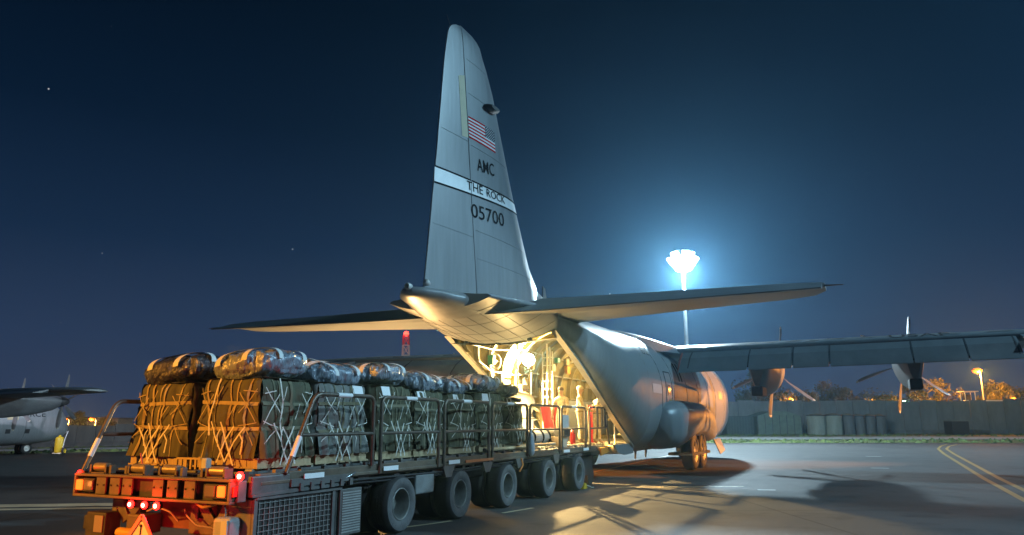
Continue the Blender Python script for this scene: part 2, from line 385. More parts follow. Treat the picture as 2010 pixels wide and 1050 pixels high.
mb.build("canvas_body", M("shelter_canvas", (0.14, 0.17, 0.13), 0.85, 0, 0.2, 2, 0.3, 4), r_)
mb = MB()
for k in range(7): mb.bar(BP(35.25 + k * 1.04, 109.96, 0), BP(35.25 + k * 1.04, 109.96, 2.6 if k in (0, 6) else 2.75), 0.06, 0.06)
mb.build("frame_pole", DARK, r_)
r_ = thing("storage_container", "dark steel container standing left of the peaked canvas shelter", "container", B(33, 111))
mb = MB(); mb.box(BP(32.8, 111.5, 1.3), (4.0, 2.6, 2.6), rotB); mb.build("body", M("container_green", (0.05, 0.065, 0.055), 0.6, 0, 0.2, 3), r_, bevel=0.04)
mb = MB()
for k in range(10): mb.bar(BP(31.0 + k * 0.4, 110.15, 0.1), BP(31.0 + k * 0.4, 110.15, 2.5), 0.12, 0.08, AX)
mb.build("corrugation", M("container_rib", (0.06, 0.075, 0.065), 0.6), r_)
r_ = thing("equipment_crate", "black square equipment crate on the grass before the blast wall", "crate", B(62.5, 108))
mb = MB(); mb.box(BP(62.5, 108, 0.95), (2.4, 2.0, 1.8), rotB); mb.build("body", DARK, r_, bevel=0.05)
mb = MB(); mb.box(BP(62.5, 108, 1.92), (2.6, 2.2, 0.14), rotB); mb.build("lid", M("crate_lid", (0.16, 0.15, 0.13), 0.6), r_)
mb = MB(); 
for s_ in (-0.8, 0.8): mb.box(BP(62.5 + s_, 108, 0.05), (0.2, 2.0, 0.14), rotB)
mb.build("skid", LOADD, r_)
# booth on wall top and lit ledge
r_ = thing("guard_booth", "small lit booth above the blast wall near the orange lamp", "booth", B(72.4, 121))
mb = MB(); mb.box(BP(72.4, 121, 2.5), (1.9, 1.6, 5.0), rotB); mb.build("tower_base", CONC, r_)
mb = MB()
for s_ in (-0.8, 0.8):
    for q in (-0.6, 0.6): mb.bar(BP(72.4 + s_, 121 + q, 5.0), BP(72.4 + s_, 121 + q, 6.4), 0.12, 0.12)
mb.build("corner_post", CREAM, r_)
mb = MB(); mb.box(BP(72.4, 121, 6.5), (2.3, 2.0, 0.16), rotB); mb.build("roof", CREAM, r_)
mb = MB(); mb.box(BP(72.4, 121.3, 5.6), (1.2, 0.1, 0.9), rotB); mb.build("back_panel", DARK, r_)
mb = MB(); mb.box(BP(75.2, 120.6, 5.05), (7.4, 0.5, 0.22), rotB); mb.build("ledge", CREAM, r_)

# trees
LEAF = [M("leaf_dark_green", (0.050, 0.062, 0.026), 0.9, 0, 0.5, 0.7), M("leaf_olive_green", (0.085, 0.085, 0.030), 0.9, 0, 0.45, 0.7)]
BARK = M("bark", (0.09, 0.065, 0.045), 0.95, 0, 0.3, 4)
def tree_mesh(seed, h, wd, lf=2600):
    r = random.Random(seed); tk = MB()
    tk.tube([(0, 0, 0), (0.1, 0.05, h * .3), (0.0, 0.1, h * .62)], [0.26, 0.18, 0.08], 8)
    clumps = []
    for i in range(24):
        a = r.uniform(0, 6.28); zz = h * r.uniform(0.34, 0.97); k = math.sin(math.pi * min(1, max(0.08, (zz / h - 0.2) / 0.85))) ** 0.7
        rr = wd * 0.5 * k * r.uniform(0.2, 1.0)
        c = Vector((rr * math.cos(a), rr * math.sin(a), zz)); clumps.append((c, r.uniform(0.35, 0.8) * wd * 0.2))
        if i < 10: tk.tube([(0.05, 0.05, h * r.uniform(.2, .5)), c * 0.55 + Vector((0, 0, zz * .4)), c], [0.09, 0.06, 0.02], 5)
    cr_ = MB()
    for _ in range(lf):
        c, s_ = r.choice(clumps)
        d = Vector((r.gauss(0, 1), r.gauss(0, 1), r.gauss(0, .75))); d = d.normalized() * s_ * (r.random() ** 0.4) * 1.25
        p = c + d; u = Vector((r.gauss(0, 1), r.gauss(0, 1), r.gauss(0, 1))).normalized(); v = u.orthogonal().normalized(); sz = r.uniform(0.10, 0.24)
        cr_.add([p - u * sz, p + v * sz * .55, p + u * sz, p - v * sz * .55], [(0, 1, 2, 3)])
    return tk, cr_
PROTO = []
for k, (h, wd) in enumerate(((7.5, 7.5), (6.5, 6.0), (8.5, 6.0), (5.2, 7.5))):
    PROTO.append(tree_mesh(20 + k, h, wd))
TM = {}
def tree(kind, lat, dep, s_, label, leaf=0, rz=0.0):
    root = thing("tree", label, "tree", B(lat, dep), "trees beyond the blast wall")
    key = (kind, leaf)
    if key not in TM:
        tk, cr_ = PROTO[kind]
        a = tk.build("trunk", BARK, root, local=True); c = cr_.build("crown", LEAF[leaf], root, local=True); TM[key] = (a, c)
    else:
        for o in TM[key]:
            q = o.copy(); col.objects.link(q); q.parent = root
    root.scale = (s_, s_, s_); root.rotation_euler = (0, 0, rz)
def latpx(px, dep): return (px - 1005) / 1475 * dep
for kind, px, dep, s_, lb, lf in (
    (0, 1468, 132, 1.15, "dark rounded tree just right of the fuselage above the wall", 0), (2, 1497, 138, 1.28, "tallest dark pointed tree behind the inboard engine", 0),
    (1, 1532, 128, 1.0, "small tree glowing amber just behind the inboard propeller's lower blade", 1), (3, 1570, 130, 1.15, "broad low tree between the two propellers on the left", 0), (0, 1607, 134, 1.12, "bushy tree with orange lit edge between the two propellers", 1),
    (1, 1643, 132, 1.12, "narrow dark tree right of the orange edged bush", 0), (3, 1688, 126, 0.92, "low bush tree with orange lower leaves over the wall top", 1), (3, 1722, 130, 1.08, "flat topped green tree left of the outboard engine", 0),
    (2, 1782, 138, 1.02, "olive tree behind the outboard engine exhaust", 1), (0, 1826, 128, 1.13, "bright amber lit tree right of the outboard engine", 1), (3, 1868, 135, 0.9, "dim low tree between the amber tree and the booth", 0),
    (1, 1948, 127, 1.2, "orange lit bushy tree right of the orange lamp pole", 1), (0, 1977, 131, 0.98, "second orange lit tree by the right end of the wall", 1),
    (2, 172, 122, 0.60, "small bare looking tree between the two left orange lamps", 1), (1, 222, 120, 0.62, "small orange lit tree right of the left lamps", 1), (3, 1700, 140, 1.25, "pale feathery tree rising behind the low orange bush", 0)):
    tree(kind, latpx(px, dep), dep, s_, lb, lf, px * 0.37)

# lamp posts
def emis(name, c, s_): return M(name, tuple(.25 * q for q in c), 0.5, emit=(c, s_))
SODE = emis("sodium_lens", (1.0, 0.15, 0.012), 4.2); SODS = emis("small_sodium_lens", (1.0, 0.52, 0.13), 70)
POLE = M("pole_galvanised", (0.42, 0.43, 0.42), 0.45, 0.4, 0.15, 2)
def street_lamp(px, py, dep, label, power, head=0.45, base=None):
    z = 1.8 + dep * math.tan(R(11.6) - math.atan((py - 525) / 1475))
    p = B(latpx(px, dep), dep); top = Vector((p.x, p.y, z)); root = thing("lamp_post", label, "lamp post", p, "orange lamp posts beyond the wall")
    mb = MB(); mb.tube([p, p.lerp(top, .5), top + Vector((0, 0, -.1))], [0.14, 0.11, 0.08], 8); mb.build("pole", POLE, root)
    mb = MB(); mb.tube([top + Vector((0, 0, -.12)), top + Vector((0, 0, .05)) - RT * 0.25, top + Vector((0, 0, .08)) - RT * 0.7], [0.05, .05, .04], 6); mb.build("arm", POLE, root)
    h = top - RT * 0.55 + Vector((0, 0, -0.06))
    mb = MB(); mb.sphere(h + Vector((0, 0, 0.16)), (head * 1.1, head * 0.8, 0.16), 12, 6); mb.build("housing", DARK, root)
    mb = MB(); mb.sphere(h - AX * 0.15, (head, head * .7, head * .55), 12, 8); mb.build("lens", SODE, root)
    power *= 1.9
    lamp("sodium_lamp", h - AX * 0.8 + Vector((0, 0, -0.45)), power, SOD, 0.15)
street_lamp(1917, 727, 123, "tall orange lamp post rising above the right blast wall", 9000, 0.75)
street_lamp(153, 822, 110, "left of the two small orange lamps beside the parked aircraft's nose", 1500, 0.42)
street_lamp(205, 822, 110, "orange lamp seen through the loader's left rail", 1700, 0.45)
street_lamp(1980, 781, 122, "small orange lamp low over the wall at the right edge", 1500, 0.35)
street_lamp(1800, 786, 125, "low orange lamp at the foot of the amber tree", 2600, 0.22)
street_lamp(1548, 782, 126, "low orange lamp behind the inboard engine beside the trees", 1500, 0.2)
street_lamp(1700, 786, 125, "low orange lamp hidden among the bushes at mid wall", 900, 0.16)
# small green light
p = B(latpx(1763, 121), 121); z = 1.8 + 121 * math.tan(R(11.6) - math.atan((790 - 525) / 1475))
root = thing("green_light", "small green light on a short post at the wall top", "light", p)
mb = MB(); mb.tube([p, (p.x, p.y, z)], 0.07, 8); mb.build("post", DARK, root)
mb = MB(); mb.sphere((p.x, p.y, z), 0.3, 12, 8); mb.build("lens", emis("green_lens", (0.35, 1.0, 0.55), 40), root)
lamp("green_lamp", (p.x + .5, p.y - 0.9, z + .2), 500, (0.35, 1.0, 0.45), 0.15)

# high mast floodlight
root = thing("floodlight_mast", "tall floodlight mast with blazing white lamp head above the wing", "floodlight mast", (MAST.x, MAST.y, 0))
mb = MB(); mb.tube([(MAST.x, MAST.y, 0), (MAST.x, MAST.y, 8), (MAST.x, MAST.y, MAST.z)], [0.23, 0.17, 0.12], 12); mb.build("pole", M("mast_pole", (.13, .135, .14), .5, .3, .15, 2), root)
mb = MB(); mb.lathe([(0.72, -.05), (0.78, 0), (0.72, .05), (0.66, 0), (0.72, -.05)], MAST, (0, 0, 1), 24); mb.build("ring_frame", POLE, root)
mb = MB(); mb.cyl((MAST.x, MAST.y, MAST.z - .8), (MAST.x, MAST.y, MAST.z + .8), 0.2, 12); mb.build("head_hub", POLE, root)
mb = MB(); mb.bar((MAST.x - .7, MAST.y, MAST.z - 4.2), (MAST.x + .1, MAST.y, MAST.z - 4.2), 0.08, 0.08); mb.build("service_bracket", POLE, root)
FLOOD = emis("floodlight_glass", (0.86, 0.96, 1.0), 140)
for k in range(22):
    tier = (0, .95, 0.0) if k < 10 else ((1, .62, .48) if k < 16 else (2, .60, -.46))
    a = 2 * math.pi * (k / 10 if k < 10 else k / 6); d = Vector((math.cos(a), math.sin(a), 0)); c = MAST + d * tier[1] + Vector((0, 0, tier[2]))
    rot = Matrix.Rotation(a, 3, 'Z') @ Matrix.Rotation(R(35), 3, 'Y')
    mb = MB(); mb.box(c, (0.30, 0.66, 0.66), rot); hs = mb.build("floodlight_head", POLE, root)
    mb = MB(); mb.box(c + rot @ Vector((0.15, 0, 0)), (0.03, 0.64, 0.64), rot); mb.build("glass", FLOOD, hs)

# red white lattice tower
dep = 160; p = B(latpx(797, dep), dep); ztop = 1.8 + dep * math.tan(R(11.6) - math.atan((658 - 525) / 1475))
root = thing("lattice_tower", "red and white lattice radio tower far behind the load", "tower", p)
REDT = M("tower_red", (0.5, 0.04, 0.03), 0.6); WHT = M("tower_white", (0.6, 0.58, 0.54), 0.6)
H = ztop - p.z; nseg = 10
for k in range(nseg):
    z0 = H * k / nseg; z1 = H * (k + 1) / nseg; w0 = 1.2 - 0.65 * k / nseg; w1 = 1.2 - 0.65 * (k + 1) / nseg
    mb = MB()
    cs = [(-1, -1), (1, -1), (1, 1), (-1, 1)]
    for i in range(4):
        a = cs[i]; b_ = cs[(i + 1) % 4]
        P = lambda c_, w_, z_: p + RT * c_[0] * w_ + AX * c_[1] * w_ + Vector((0, 0, z_))
        mb.bar(P(a, w0, z0), P(a, w1, z1), 0.16, 0.16); mb.bar(P(a, w0, z0), P(b_, w1, z1), 0.08, 0.08, AX); mb.bar(P(b_, w0, z0), P(a, w1, z1), 0.08, 0.08, AX); mb.bar(P(a, w1, z1), P(b_, w1, z1), 0.12, 0.12)
    mb.build("lattice_section", REDT if k in (9, 6, 5, 2, 1) else WHT, root)
mb = MB(); mb.sphere(p + Vector((0, 0, H + .35)), 0.55, 12, 8); mb.build("warning_light", emis("tower_red_lens", (1, 0.05, 0.03), 6), root)
mb = MB(); mb.box(p + Vector((0, 0, H * .62)) + RT * 1.1, (0.5, 0.5, 1.4)); mb.build("antenna", WHT, root)
lamp("tower_lamp", p + Vector((0, -2.2, H + 1.0)), 500, (1, 0.08, 0.05), 0.3)
lamp("tower_base_lamp", p + AX * -9 + Vector((0, 0, 4)), 1500, (1, 0.8, 0.6), 0.3)

# far sheds along the left
for px0, px1, dep, h, lb in ((100, 190, 128, 3.4, "low flat roofed shed behind the two left lamps"), (200, 262, 130, 3.2, "low pale shed right of the left lamps, behind the wall")):
    a = B(latpx(px0, dep), dep); root = thing("shed", lb, "shed", a)
    L = (px1 - px0) / 1475 * dep
    mb = MB(); c = B(latpx((px0 + px1) / 2, dep), dep); mb.box((c.x, c.y, c.z + h / 2 + 0.5), (L, 5, h + 1), rotB); mb.build("wall", M("shed_wall", (0.3, 0.26, 0.2), 0.85, 0, .15, 2), root)
    mb = MB(); mb.box((c.x, c.y, c.z + h + 1.1), (L + .6, 5.6, 0.2), rotB); mb.build("roof", M("shed_roof", (0.2, 0.18, 0.16), 0.8), root)
    for k in range(4):
        q = B(latpx(px0 + (px1 - px0) * (k + .5) / 4, dep), dep - 2.53); mb = MB(); mb.box((q.x, q.y, q.z + 2.6), (1.0, 0.06, 0.9), rotB); mb.build("window", DARK, root)

# ================================================================== TRANSPORT AIRCRAFT
plane = thing("transport_aircraft", "large grey four engined transport aircraft with lit open cargo bay and tall fin", "aircraft", (0, 14, 0), "parked transport aircraft")
PR = plane
# ---- fuselage forward tube
FT = [(10.8, 2.20, 0.72, 5.04), (14, 2.20, 0.72, 5.06), (20, 2.20, 0.72, 5.06), (24.5, 2.20, 0.74, 5.06), (26.6, 2.12, 0.82, 4.98), (27.9, 1.92, 0.98, 4.55), (28.9, 1.55, 1.2, 3.75), (29.5, 1.0, 1.55, 3.1), (29.8, 0.45, 1.9, 2.65), (29.88, 0.05, 2.15, 2.35)]
def ring_full(Y, wd, zb, zt, n=48, nb=3.0, zm=None, nt_=2.0):
    zm = (zb + zt) / 2 if zm is None else zm; out = []
    for k in range(n):
        t_ = 2 * math.pi * k / n; c, s_ = math.cos(t_), math.sin(t_)
        e = 2.0 / (nt_ if s_ >= 0 else nb)
        x = wd * math.copysign(abs(c) ** e, c); z = zm + ((zt - zm) if s_ >= 0 else (zm - zb)) * math.copysign(abs(s_) ** e, s_)
        out.append(Vector((x, Y, z)))
    return out
mb = MB()
ysn = [10.8, 11.5, 13, 14, 16, 18, 20, 22, 23.5, 24.5, 25.5, 26.6, 27.3, 27.9, 28.4, 28.9, 29.2, 29.5, 29.7, 29.8, 29.88]
mb.loft([ring_full(y, *interp(FT, y), zm=2.85 if y < 26 else None) for y in ysn], caps=False)
mb.build("fuselage", AIR, PR)
# ---- aft shell, arch open below
AT = [(3.95, 4.86, 1.66, 4.10, 1.60), (5.5, 4.93, 1.86, 3.45, 1.62), (7.0, 4.99, 2.02, 2.77, 1.61), (9.0, 5.03, 2.14, 1.85, 1.585), (10.8, 5.04, 2.20, 1.02, 1.573)]
def arch(Y, inset=0.0, n=40):
    zt, wd, zs, ws = interp(AT, Y); zm = max(2.85, zs + 0.38 * (zt - zs)); out = []
    wd -= inset; ws -= inset; zt -= inset
    for k in range(n + 1):
        t_ = k / n
        if t_ < 0.28 or t_ > 0.72:
            s_ = (t_ / 0.28) if t_ < .5 else ((1 - t_) / 0.28)
            e = math.sin(s_ * math.pi / 2); 
            x = ws + (wd - ws) * ((1 - (0.859 * (1 - s_)) ** 3) ** (1 / 3) - 0.715) / 0.285; z = zs + (zm - zs) * s_
            out.append(Vector((x if t_ < .5 else -x, Y, z)))
        else:
            a = (t_ - 0.28) / 0.44 * math.pi
            out.append(Vector((wd * math.cos(a), Y, zm + (zt - zm) * math.sin(a))))
    return out
rings = []
ys2 = [3.95, 4.5, 5, 5.5, 6.2, 7, 8, 9, 10, 10.8]
mb = MB()
mb.loft([arch(y) + arch(y, 0.13)[::-1] for y in ys2], caps=False)
mb.build("aft_fuselage", AIR, PR)
mb = MB()   # sill rim along the cut
for sg in (1, -1):
    pts = []
    for y in ys2:
        a = arch(y); p = a[0].copy(); p.x = sg * (abs(p.x) - 0.065); p.z -= 0.015; pts.append(p)
    mb = MB()
    for a, b_ in zip(pts, pts[1:]): mb.bar(a, b_, 0.17, 0.06)
    mb.build("sill_rim", M("sill_paint", (0.34, 0.33, 0.29), 0.5, 0, 0.1, 4), PR)
# ---- tail cone (closed)
TT = [(-0.40, 0.10, 4.50, 4.47, 4.54), (-0.36, 0.20, 4.52, 4.42, 4.60), (-0.1, 0.40, 4.52, 4.36, 4.64), (0.5, 0.82, 4.48, 4.26, 4.68), (1.2, 1.15, 4.44, 4.14, 4.74), (2.2, 1.45, 4.36, 3.98, 4.80), (3.2, 1.60, 4.26, 3.86, 4.84), (3.95, 1.64, 4.20, 3.78, 4.86)]
mb = MB()
rr = []
for y in (-0.40, -0.36, -0.2, 0.1, 0.5, 0.9, 1.4):
    wd, zm, zb, zt = interp(TT, y); rr.append(ring_full(y, wd * (.78 if y > .3 else 1), zb, zt, 48, 2.2, zm))
mb.loft(rr, caps=True); mb.build("tail_cone", AIR, PR)
BT = [(0.86, 1.33, 4.50, 4.26, 4.72), (1.6, 1.55, 4.50, 4.12, 4.78), (2.3, 1.74, 4.50, 4.02, 4.80), (3.3, 1.90, 4.44, 3.88, 4.84), (3.7, 1.80, 4.28, 3.83, 4.85), (3.95, 1.66, 4.12, 3.80, 4.86)]
def boat_z(y, x):
    wd, ze, zb, zt = interp(BT, y); u = min(1, abs(x) / wd); return zb + (ze - zb) * u ** 2.3
mb = MB(); rr = []
for y in (0.86, 1.2, 1.6, 2.0, 2.3, 2.8, 3.3, 3.5, 3.7, 3.85, 3.95):
    wd, ze, zb, zt = interp(BT, y); f = min(1, max(0, (y - 2.6) / 1.3)); ring = []
    for k in range(29):
        x = wd * (1 - 2 * k / 28); ring.append(Vector((x, y, boat_z(y, x))))
    for k in range(1, 28):
        x = -wd * (1 - 2 * k / 28); u = abs(x) / wd; e = (1 - u ** 2) ** .5 * f + (1 - f) * (1 - u) ** 1.6
        ring.append(Vector((x, y, ze + .05 + (zt - ze - .05) * e)))
    rr.append(ring)
mb.loft(rr); mb.build("tail_underside", AIR, PR)
# panel seams of the tail underside
mb = MB()
def tail_pt(y, x, off=0.006):
    return Vector((x, y, boat_z(y, x) - off))
for x in (-1.1, -0.75, -0.4, 0, 0.4, 0.75, 1.1):
    pts = [tail_pt(1.3 + 2.6 * k / 8, x) for k in range(9) ]
    for a, b_ in zip(pts, pts[1:]): mb.bar(a, b_, 0.008, 0.005)
for y in (1.3, 2.1, 2.9, 3.6):
    wd = interp(BT, y)[0]
    pts = [tail_pt(y, wd * 0.95 * (k / 8 - 1)) for k in range(17)]
    for a, b_ in zip(pts, pts[1:]): mb.bar(a, b_, 0.009, 0.005)
mb.build("panel_seam", M("tail_seam", (0.09, 0.09, 0.085), 0.6), PR)["kind"] = "stuff"
mb = MB(); mb.lathe([(0.03, -.1), (.07, -.08), (.08, 0), (.06, .05)], (0.0, -0.42, 4.60), (0, -1, 0), 12); mb.build("tail_light", M("lamp_glass", (0.5, 0.5, 0.48), 0.25), PR); mb = MB(); mb.lathe([(.05, -.1), (.085, 0), (.0, .03)], (0.2, -0.02, 4.73), (0, -1, 0.1), 12); mb.build("tail_light", M("lamp_glass", (0.5, 0.5, 0.48), 0.25), PR)
# ---- apron plates either side of the tail cone
for sg in (1, -1):
    mb = MB(); P = [(sg * 1.0, 3.2, 4.54), (sg * 1.95, 3.3, 4.52), (sg * 1.75, 5.6, 4.6), (sg * .6, 5.6, 4.6)]
    if sg < 0: P = P[::-1]
    mb.prism(P, (0, 0, 0.09)); mb.build("tail_fairing", AIR, PR, bevel=0.02)
# ---- upper cargo door, raised inside the tail
mb = MB()
def doorf(u, v): return Vector(((u - .5) * 3.0, 3.95 + v * 3.6, 3.86 + 0.42 * v - 0.10 * math.cos((u - .5) * math.pi) * (1 - v)))
mb.grid(doorf, 16, 8); mb.build("cargo_door", M("door_paint", (0.36, 0.35, 0.31), 0.55, 0, 0.12, 3), PR)
mb = MB()
for v in (0.14, 0.3, 0.46, 0.62, 0.78, 0.96):
    mb = MB()
    for k in range(12): mb.bar(doorf(k / 12, v) - Vector((0, 0, .012)), doorf((k + 1) / 12, v) - Vector((0, 0, .012)), 0.035, 0.02)
    mb.build("door_stiffener", M("stiffener", (0.18, 0.17, 0.14), 0.6), PR)
mb = MB()
for x in (-.9, 0, .9): mb.box((x, 3.93, 3.80 + 0.08 * abs(x)), (.1, .12, .08))
mb.build("door_latch", DARK, PR)

# ---- fin and rudder
LEt = [(4.7, 7.4), (5.1, 7.1), (5.42, 6.75), (5.55, 6.25), (6.06, 5.72), (6.99, 5.18), (7.9, 4.66), (9.57, 3.84), (10.44, 3.42), (11.0, 3.05), (11.3, 2.78), (11.5, 2.52), (11.6, 2.3), (11.66, 2.0)]
TEt = [(4.66, 0.20), (6.15, 0.39), (7.91, 0.61), (9.5, 0.78), (10.62, 0.91), (11.3, 1.06), (11.5, 1.24), (11.6, 1.5), (11.66, 1.8)]
LEt2 = [(a, b_) for a, b_ in LEt]; 
def le(z): return interp(LEt2, z)[0]
def te(z): return interp(TEt, z)[0]
def hinge(z): return 2.21 + (z - 4.82) / (11.5 - 4.82) * (1.63 - 2.21)
def finx(Y, z):
    zz = min(z, 11.3); L, T = le(zz), te(zz); ch = max(0.2, min(L, 6.3) - T); s_ = (min(L, 6.3) - Y) / ch
    s_ = min(1, max(0, s_)); th = 0.125 * ch
    yt = 5 * th * (0.2969 * math.sqrt(s_) - 0.126 * s_ - 0.3516 * s_ ** 2 + 0.2843 * s_ ** 3 - 0.1015 * s_ ** 4) + 0.012
    cap = math.sqrt(max(0.0, 1 - ((z - 11.2) / 0.47) ** 2)) if z > 11.2 else 1.0
    return yt * max(cap, 0.04)
zl = [4.66, 4.9, 5.1, 5.42, 5.55, 5.8, 6.06, 6.5, 6.99, 7.5, 7.9, 8.5, 9.0, 9.57, 10.0, 10.44, 10.8, 11.0, 11.2, 11.35, 11.45, 11.55, 11.62, 11.66]
def fin_rings(a, b_, n=22):
    rg = []
    for z in zl:
        A, Bb = a(z), b_(z); A = max(A, Bb + 0.02)
        ys_ = [A + (Bb - A) * (1 - math.cos(math.pi * k / n)) / 2 for k in range(n + 1)]
        rg.append([Vector((finx(y, z), y, z)) for y in ys_] + [Vector((-finx(y, z), y, z)) for y in ys_[::-1]])
    return rg
mb = MB(); mb.loft(fin_rings(le, lambda z: min(hinge(z) + 0.015, le(z) - 0.05))); finobj = mb.build("tail_fin", AIR, PR)
mb = MB(); mb.loft(fin_rings(lambda z: min(hinge(z) - 0.015, le(z) - .07), te)); rud = mb.build("rudder", AIR, finobj)
mb = MB(); 
mb.loft([[Vector((finx(hinge(z), z) * sx * 0.98, hinge(z) + dy, z)) for sx, dy in ((1, -.02), (1, .02), (-1, .02), (-1, -.02))] for z in zl[:-3]], smooth=False)
mb.build("hinge_gap", BLACKP, finobj)
# dorsal fairing at the fin root
mb = MB(); rg = []
for y, wd, zt in ((5.6, .34, 5.6), (6.3, .36, 5.58), (6.9, .36, 5.42), (7.6, .4, 5.25), (8.6, .5, 5.12), (9.6, .6, 5.06)):
    rg.append([Vector((x * wd, y, zt - (abs(x) ** 2.2) * (zt - 4.75))) for x in [k / 7 - 1 for k in range(15)]])
mb.loft(rg, caps=False, closed=False); mb.build("dorsal_fairing", AIR, finobj)
mb = MB(); mb.prism([(0.02, 6.95, 5.3), (0.02, 7.3, 5.3), (0.02, 7.15, 5.75), (0.02, 6.98, 5.8)], (-.04, 0, 0)); mb.build("antenna", AIR, finobj)
# vertical fin markings (starboard), wrapped over the surface
def onfin(V, off): return [Vector((finx(y, z) + off, y, z)) for y, z in V]
def fin_quad(poly, mat, name, off=0.006, nu=12, nv=6):
    a, b_, c, d = [Vector((0, p[0], p[1])) for p in poly]   # bl br tr tl
    mb = MB()
    def fn(u, v):
        p = a.lerp(b_, u).lerp(d.lerp(c, u), v); return Vector((finx(p.y, p.z) + off, p.y, p.z))
    mb.grid(fn, nu, nv, True); return mb.build(name, mat, finobj)
fin_quad([(1.60, 8.66), (1.86, 8.70), (1.70, 10.30), (1.45, 10.20)], CREAM, "antenna_panel")
# flag, canton toward the nose
FL = [(1.90, 8.72), (3.24, 8.74), (3.20, 9.34), (1.86, 9.28)]
def flp(u, v):
    a, b_, c, d = [Vector((0, *p)) for p in FL]; return a.lerp(b_, u).lerp(d.lerp(c, u), v)
def flq(u0, u1, v0, v1): return [(flp(u, v).y, flp(u, v).z) for u, v in ((u0, v0), (u1, v0), (u1, v1), (u0, v1))]
for k in range(13):
    fin_quad(flq(0, 1 if k < 6 else 0.6, k / 13, (k + 1) / 13), REDP if k % 2 == 0 else WHITEP, "flag_stripe", 0.007, 10, 1)
fin_quad(flq(0.6, 1, 6 / 13, 1), NAVY, "flag_canton", 0.007, 6, 4)
mb = MB()
for r_i in range(9):
    for c_i in range(6 if r_i % 2 == 0 else 5):
        u = 0.6 + 0.4 * ((c_i + (0.5 if r_i % 2 == 0 else 1.0)) / 6); v = 6 / 13 + 7 / 13 * (r_i + .5) / 9; p = flp(u, v); pts = []
        for q in range(10):
            a = math.pi / 2 + q * math.pi / 5; rr_ = 0.026 if q % 2 == 0 else 0.011; y = p.y + rr_ * math.cos(a); z = p.z + rr_ * math.sin(a); pts.append(Vector((finx(y, z) + .0105, y, z)))
        mb.add(pts, [tuple(range(10))])
mb.build("flag_star", WHITEP, finobj)
# white band with dark edges, on fin and rudder
def bandq(y0, y1, e): 
    f0 = lambda y: 7.20 + (y - 0.42) * 0.062 if True else 0
    f1 = lambda y: 7.53 + (y - 0.48) * 0.038
    return f0, f1
def bz0(y): return 7.20 + (y - 0.45) * 0.060
def bz1(y): return 7.545 + (y - 0.45) * 0.036
def bandpiece(y0, y1, lo, hi, mat, name, off):
    mb = MB()
    def fn(u, v):
        y = y0 + (y1 - y0) * u; z = lo(y) + (hi(y) - lo(y)) * v; return Vector((finx(y, z) + off, y, z))
    mb.grid(fn, 24, 3); mb.build(name, mat, finobj if y0 > 1.5 else rud)
for y0, y1 in ((0.52, 1.975), (2.005, 4.70)):
    bandpiece(y0, y1, bz0, bz1, WHITEP, "tail_band", 0.006)
    bandpiece(y0, y1, lambda y: bz0(y) - .045, bz0, BLACKP, "band_edge", 0.0065)
    bandpiece(y0, y1, bz1, lambda y: bz1(y) + .045, BLACKP, "band_edge", 0.0065)
def fin_text(body, bl, br, tl, name, mat, off=0.012):
    Vv, F = text_tris(body, 1.0); x0, x1, y0, y1 = spread(Vv)
    a, b_, d = Vector((0, *bl)), Vector((0, *br)), Vector((0, *tl)); out = []
    for x, y in Vv:
        p = a + (b_ - a) * ((x - x0) / (x1 - x0)) + (d - a) * ((y - y0) / (y1 - y0)); out.append(Vector((finx(p.y, p.z) + off, p.y, p.z)))
    mb = MB(); mb.add(out, F); return mb.build(name, mat, finobj)
fin_text("AMC", (2.27, 7.96), (3.13, 8.06), (2.24, 8.29), "lettering", BLACKP)
fin_text("THE", (1.80, 7.345), (2.52, 7.390), (1.78, 7.57), "lettering", BLACKP, 0.016)
fin_text("ROCK", (2.70, 7.402), (3.72, 7.466), (2.685, 7.61), "lettering", BLACKP, 0.016)
fin_text("05700", (1.99, 6.69), (3.63, 6.82), (1.96, 7.04), "serial_number", BLACKP)
mb = MB(); mb.loft([[Vector((finx(2.95, 9.85) + x, 2.95 + dy * s_, 9.87 + dz * s_)) for dy, dz in ((-.36, -.05), (-.1, -.09), (.3, -.03), (.36, .04), (.05, .07), (-.3, .03))] for x, s_ in ((-.05, 1), (.10, .95), (.2, .7))]); mb.build("fairing_blister", DARK, finobj)
for z in (6.0, 5.45):
    mb = MB(); y = te(z); mb.tube([(0, y + .02, z), (0.0, y - 0.14, z + .02)], .006, 5); mb.build("static_wick", DARK, rud)
mb = MB(); mb.tube([(0, 1.15, 11.42), (0, .98, 11.62)], .008, 5); mb.build("static_wick", DARK, rud)
mb = MB()  # rivet seam lines on the fin
for z in (5.7, 6.4, 8.55, 9.9, 10.8):
    pts = [(hinge(z) + 0.1 + (le(z) - hinge(z) - 0.5) * k / 10) for k in range(11)]
    for a, b_ in zip(pts, pts[1:]): mb.bar((finx(a, z) + .002, a, z), (finx(b_, z) + .002, b_, z), 0.003, 0.012, (1, 0, 0))
mb.build("panel_seam", M("faint_seam", (0.15, 0.16, 0.17), 0.6), finobj)["kind"] = "stuff"
mb = MB()
for z in (6.2, 8.6):
    pts = [te(z) + 0.08 + (hinge(z) - te(z) - .12) * k / 5 for k in range(6)]
    for a, b_ in zip(pts, pts[1:]): mb.bar((finx(a, z) + .002, a, z), (finx(b_, z) + .002, b_, z), 0.003, 0.012, (1, 0, 0))
mb.build("panel_seam", M("faint_seam", (0.15, 0.16, 0.17), 0.6), rud)["kind"] = "stuff"

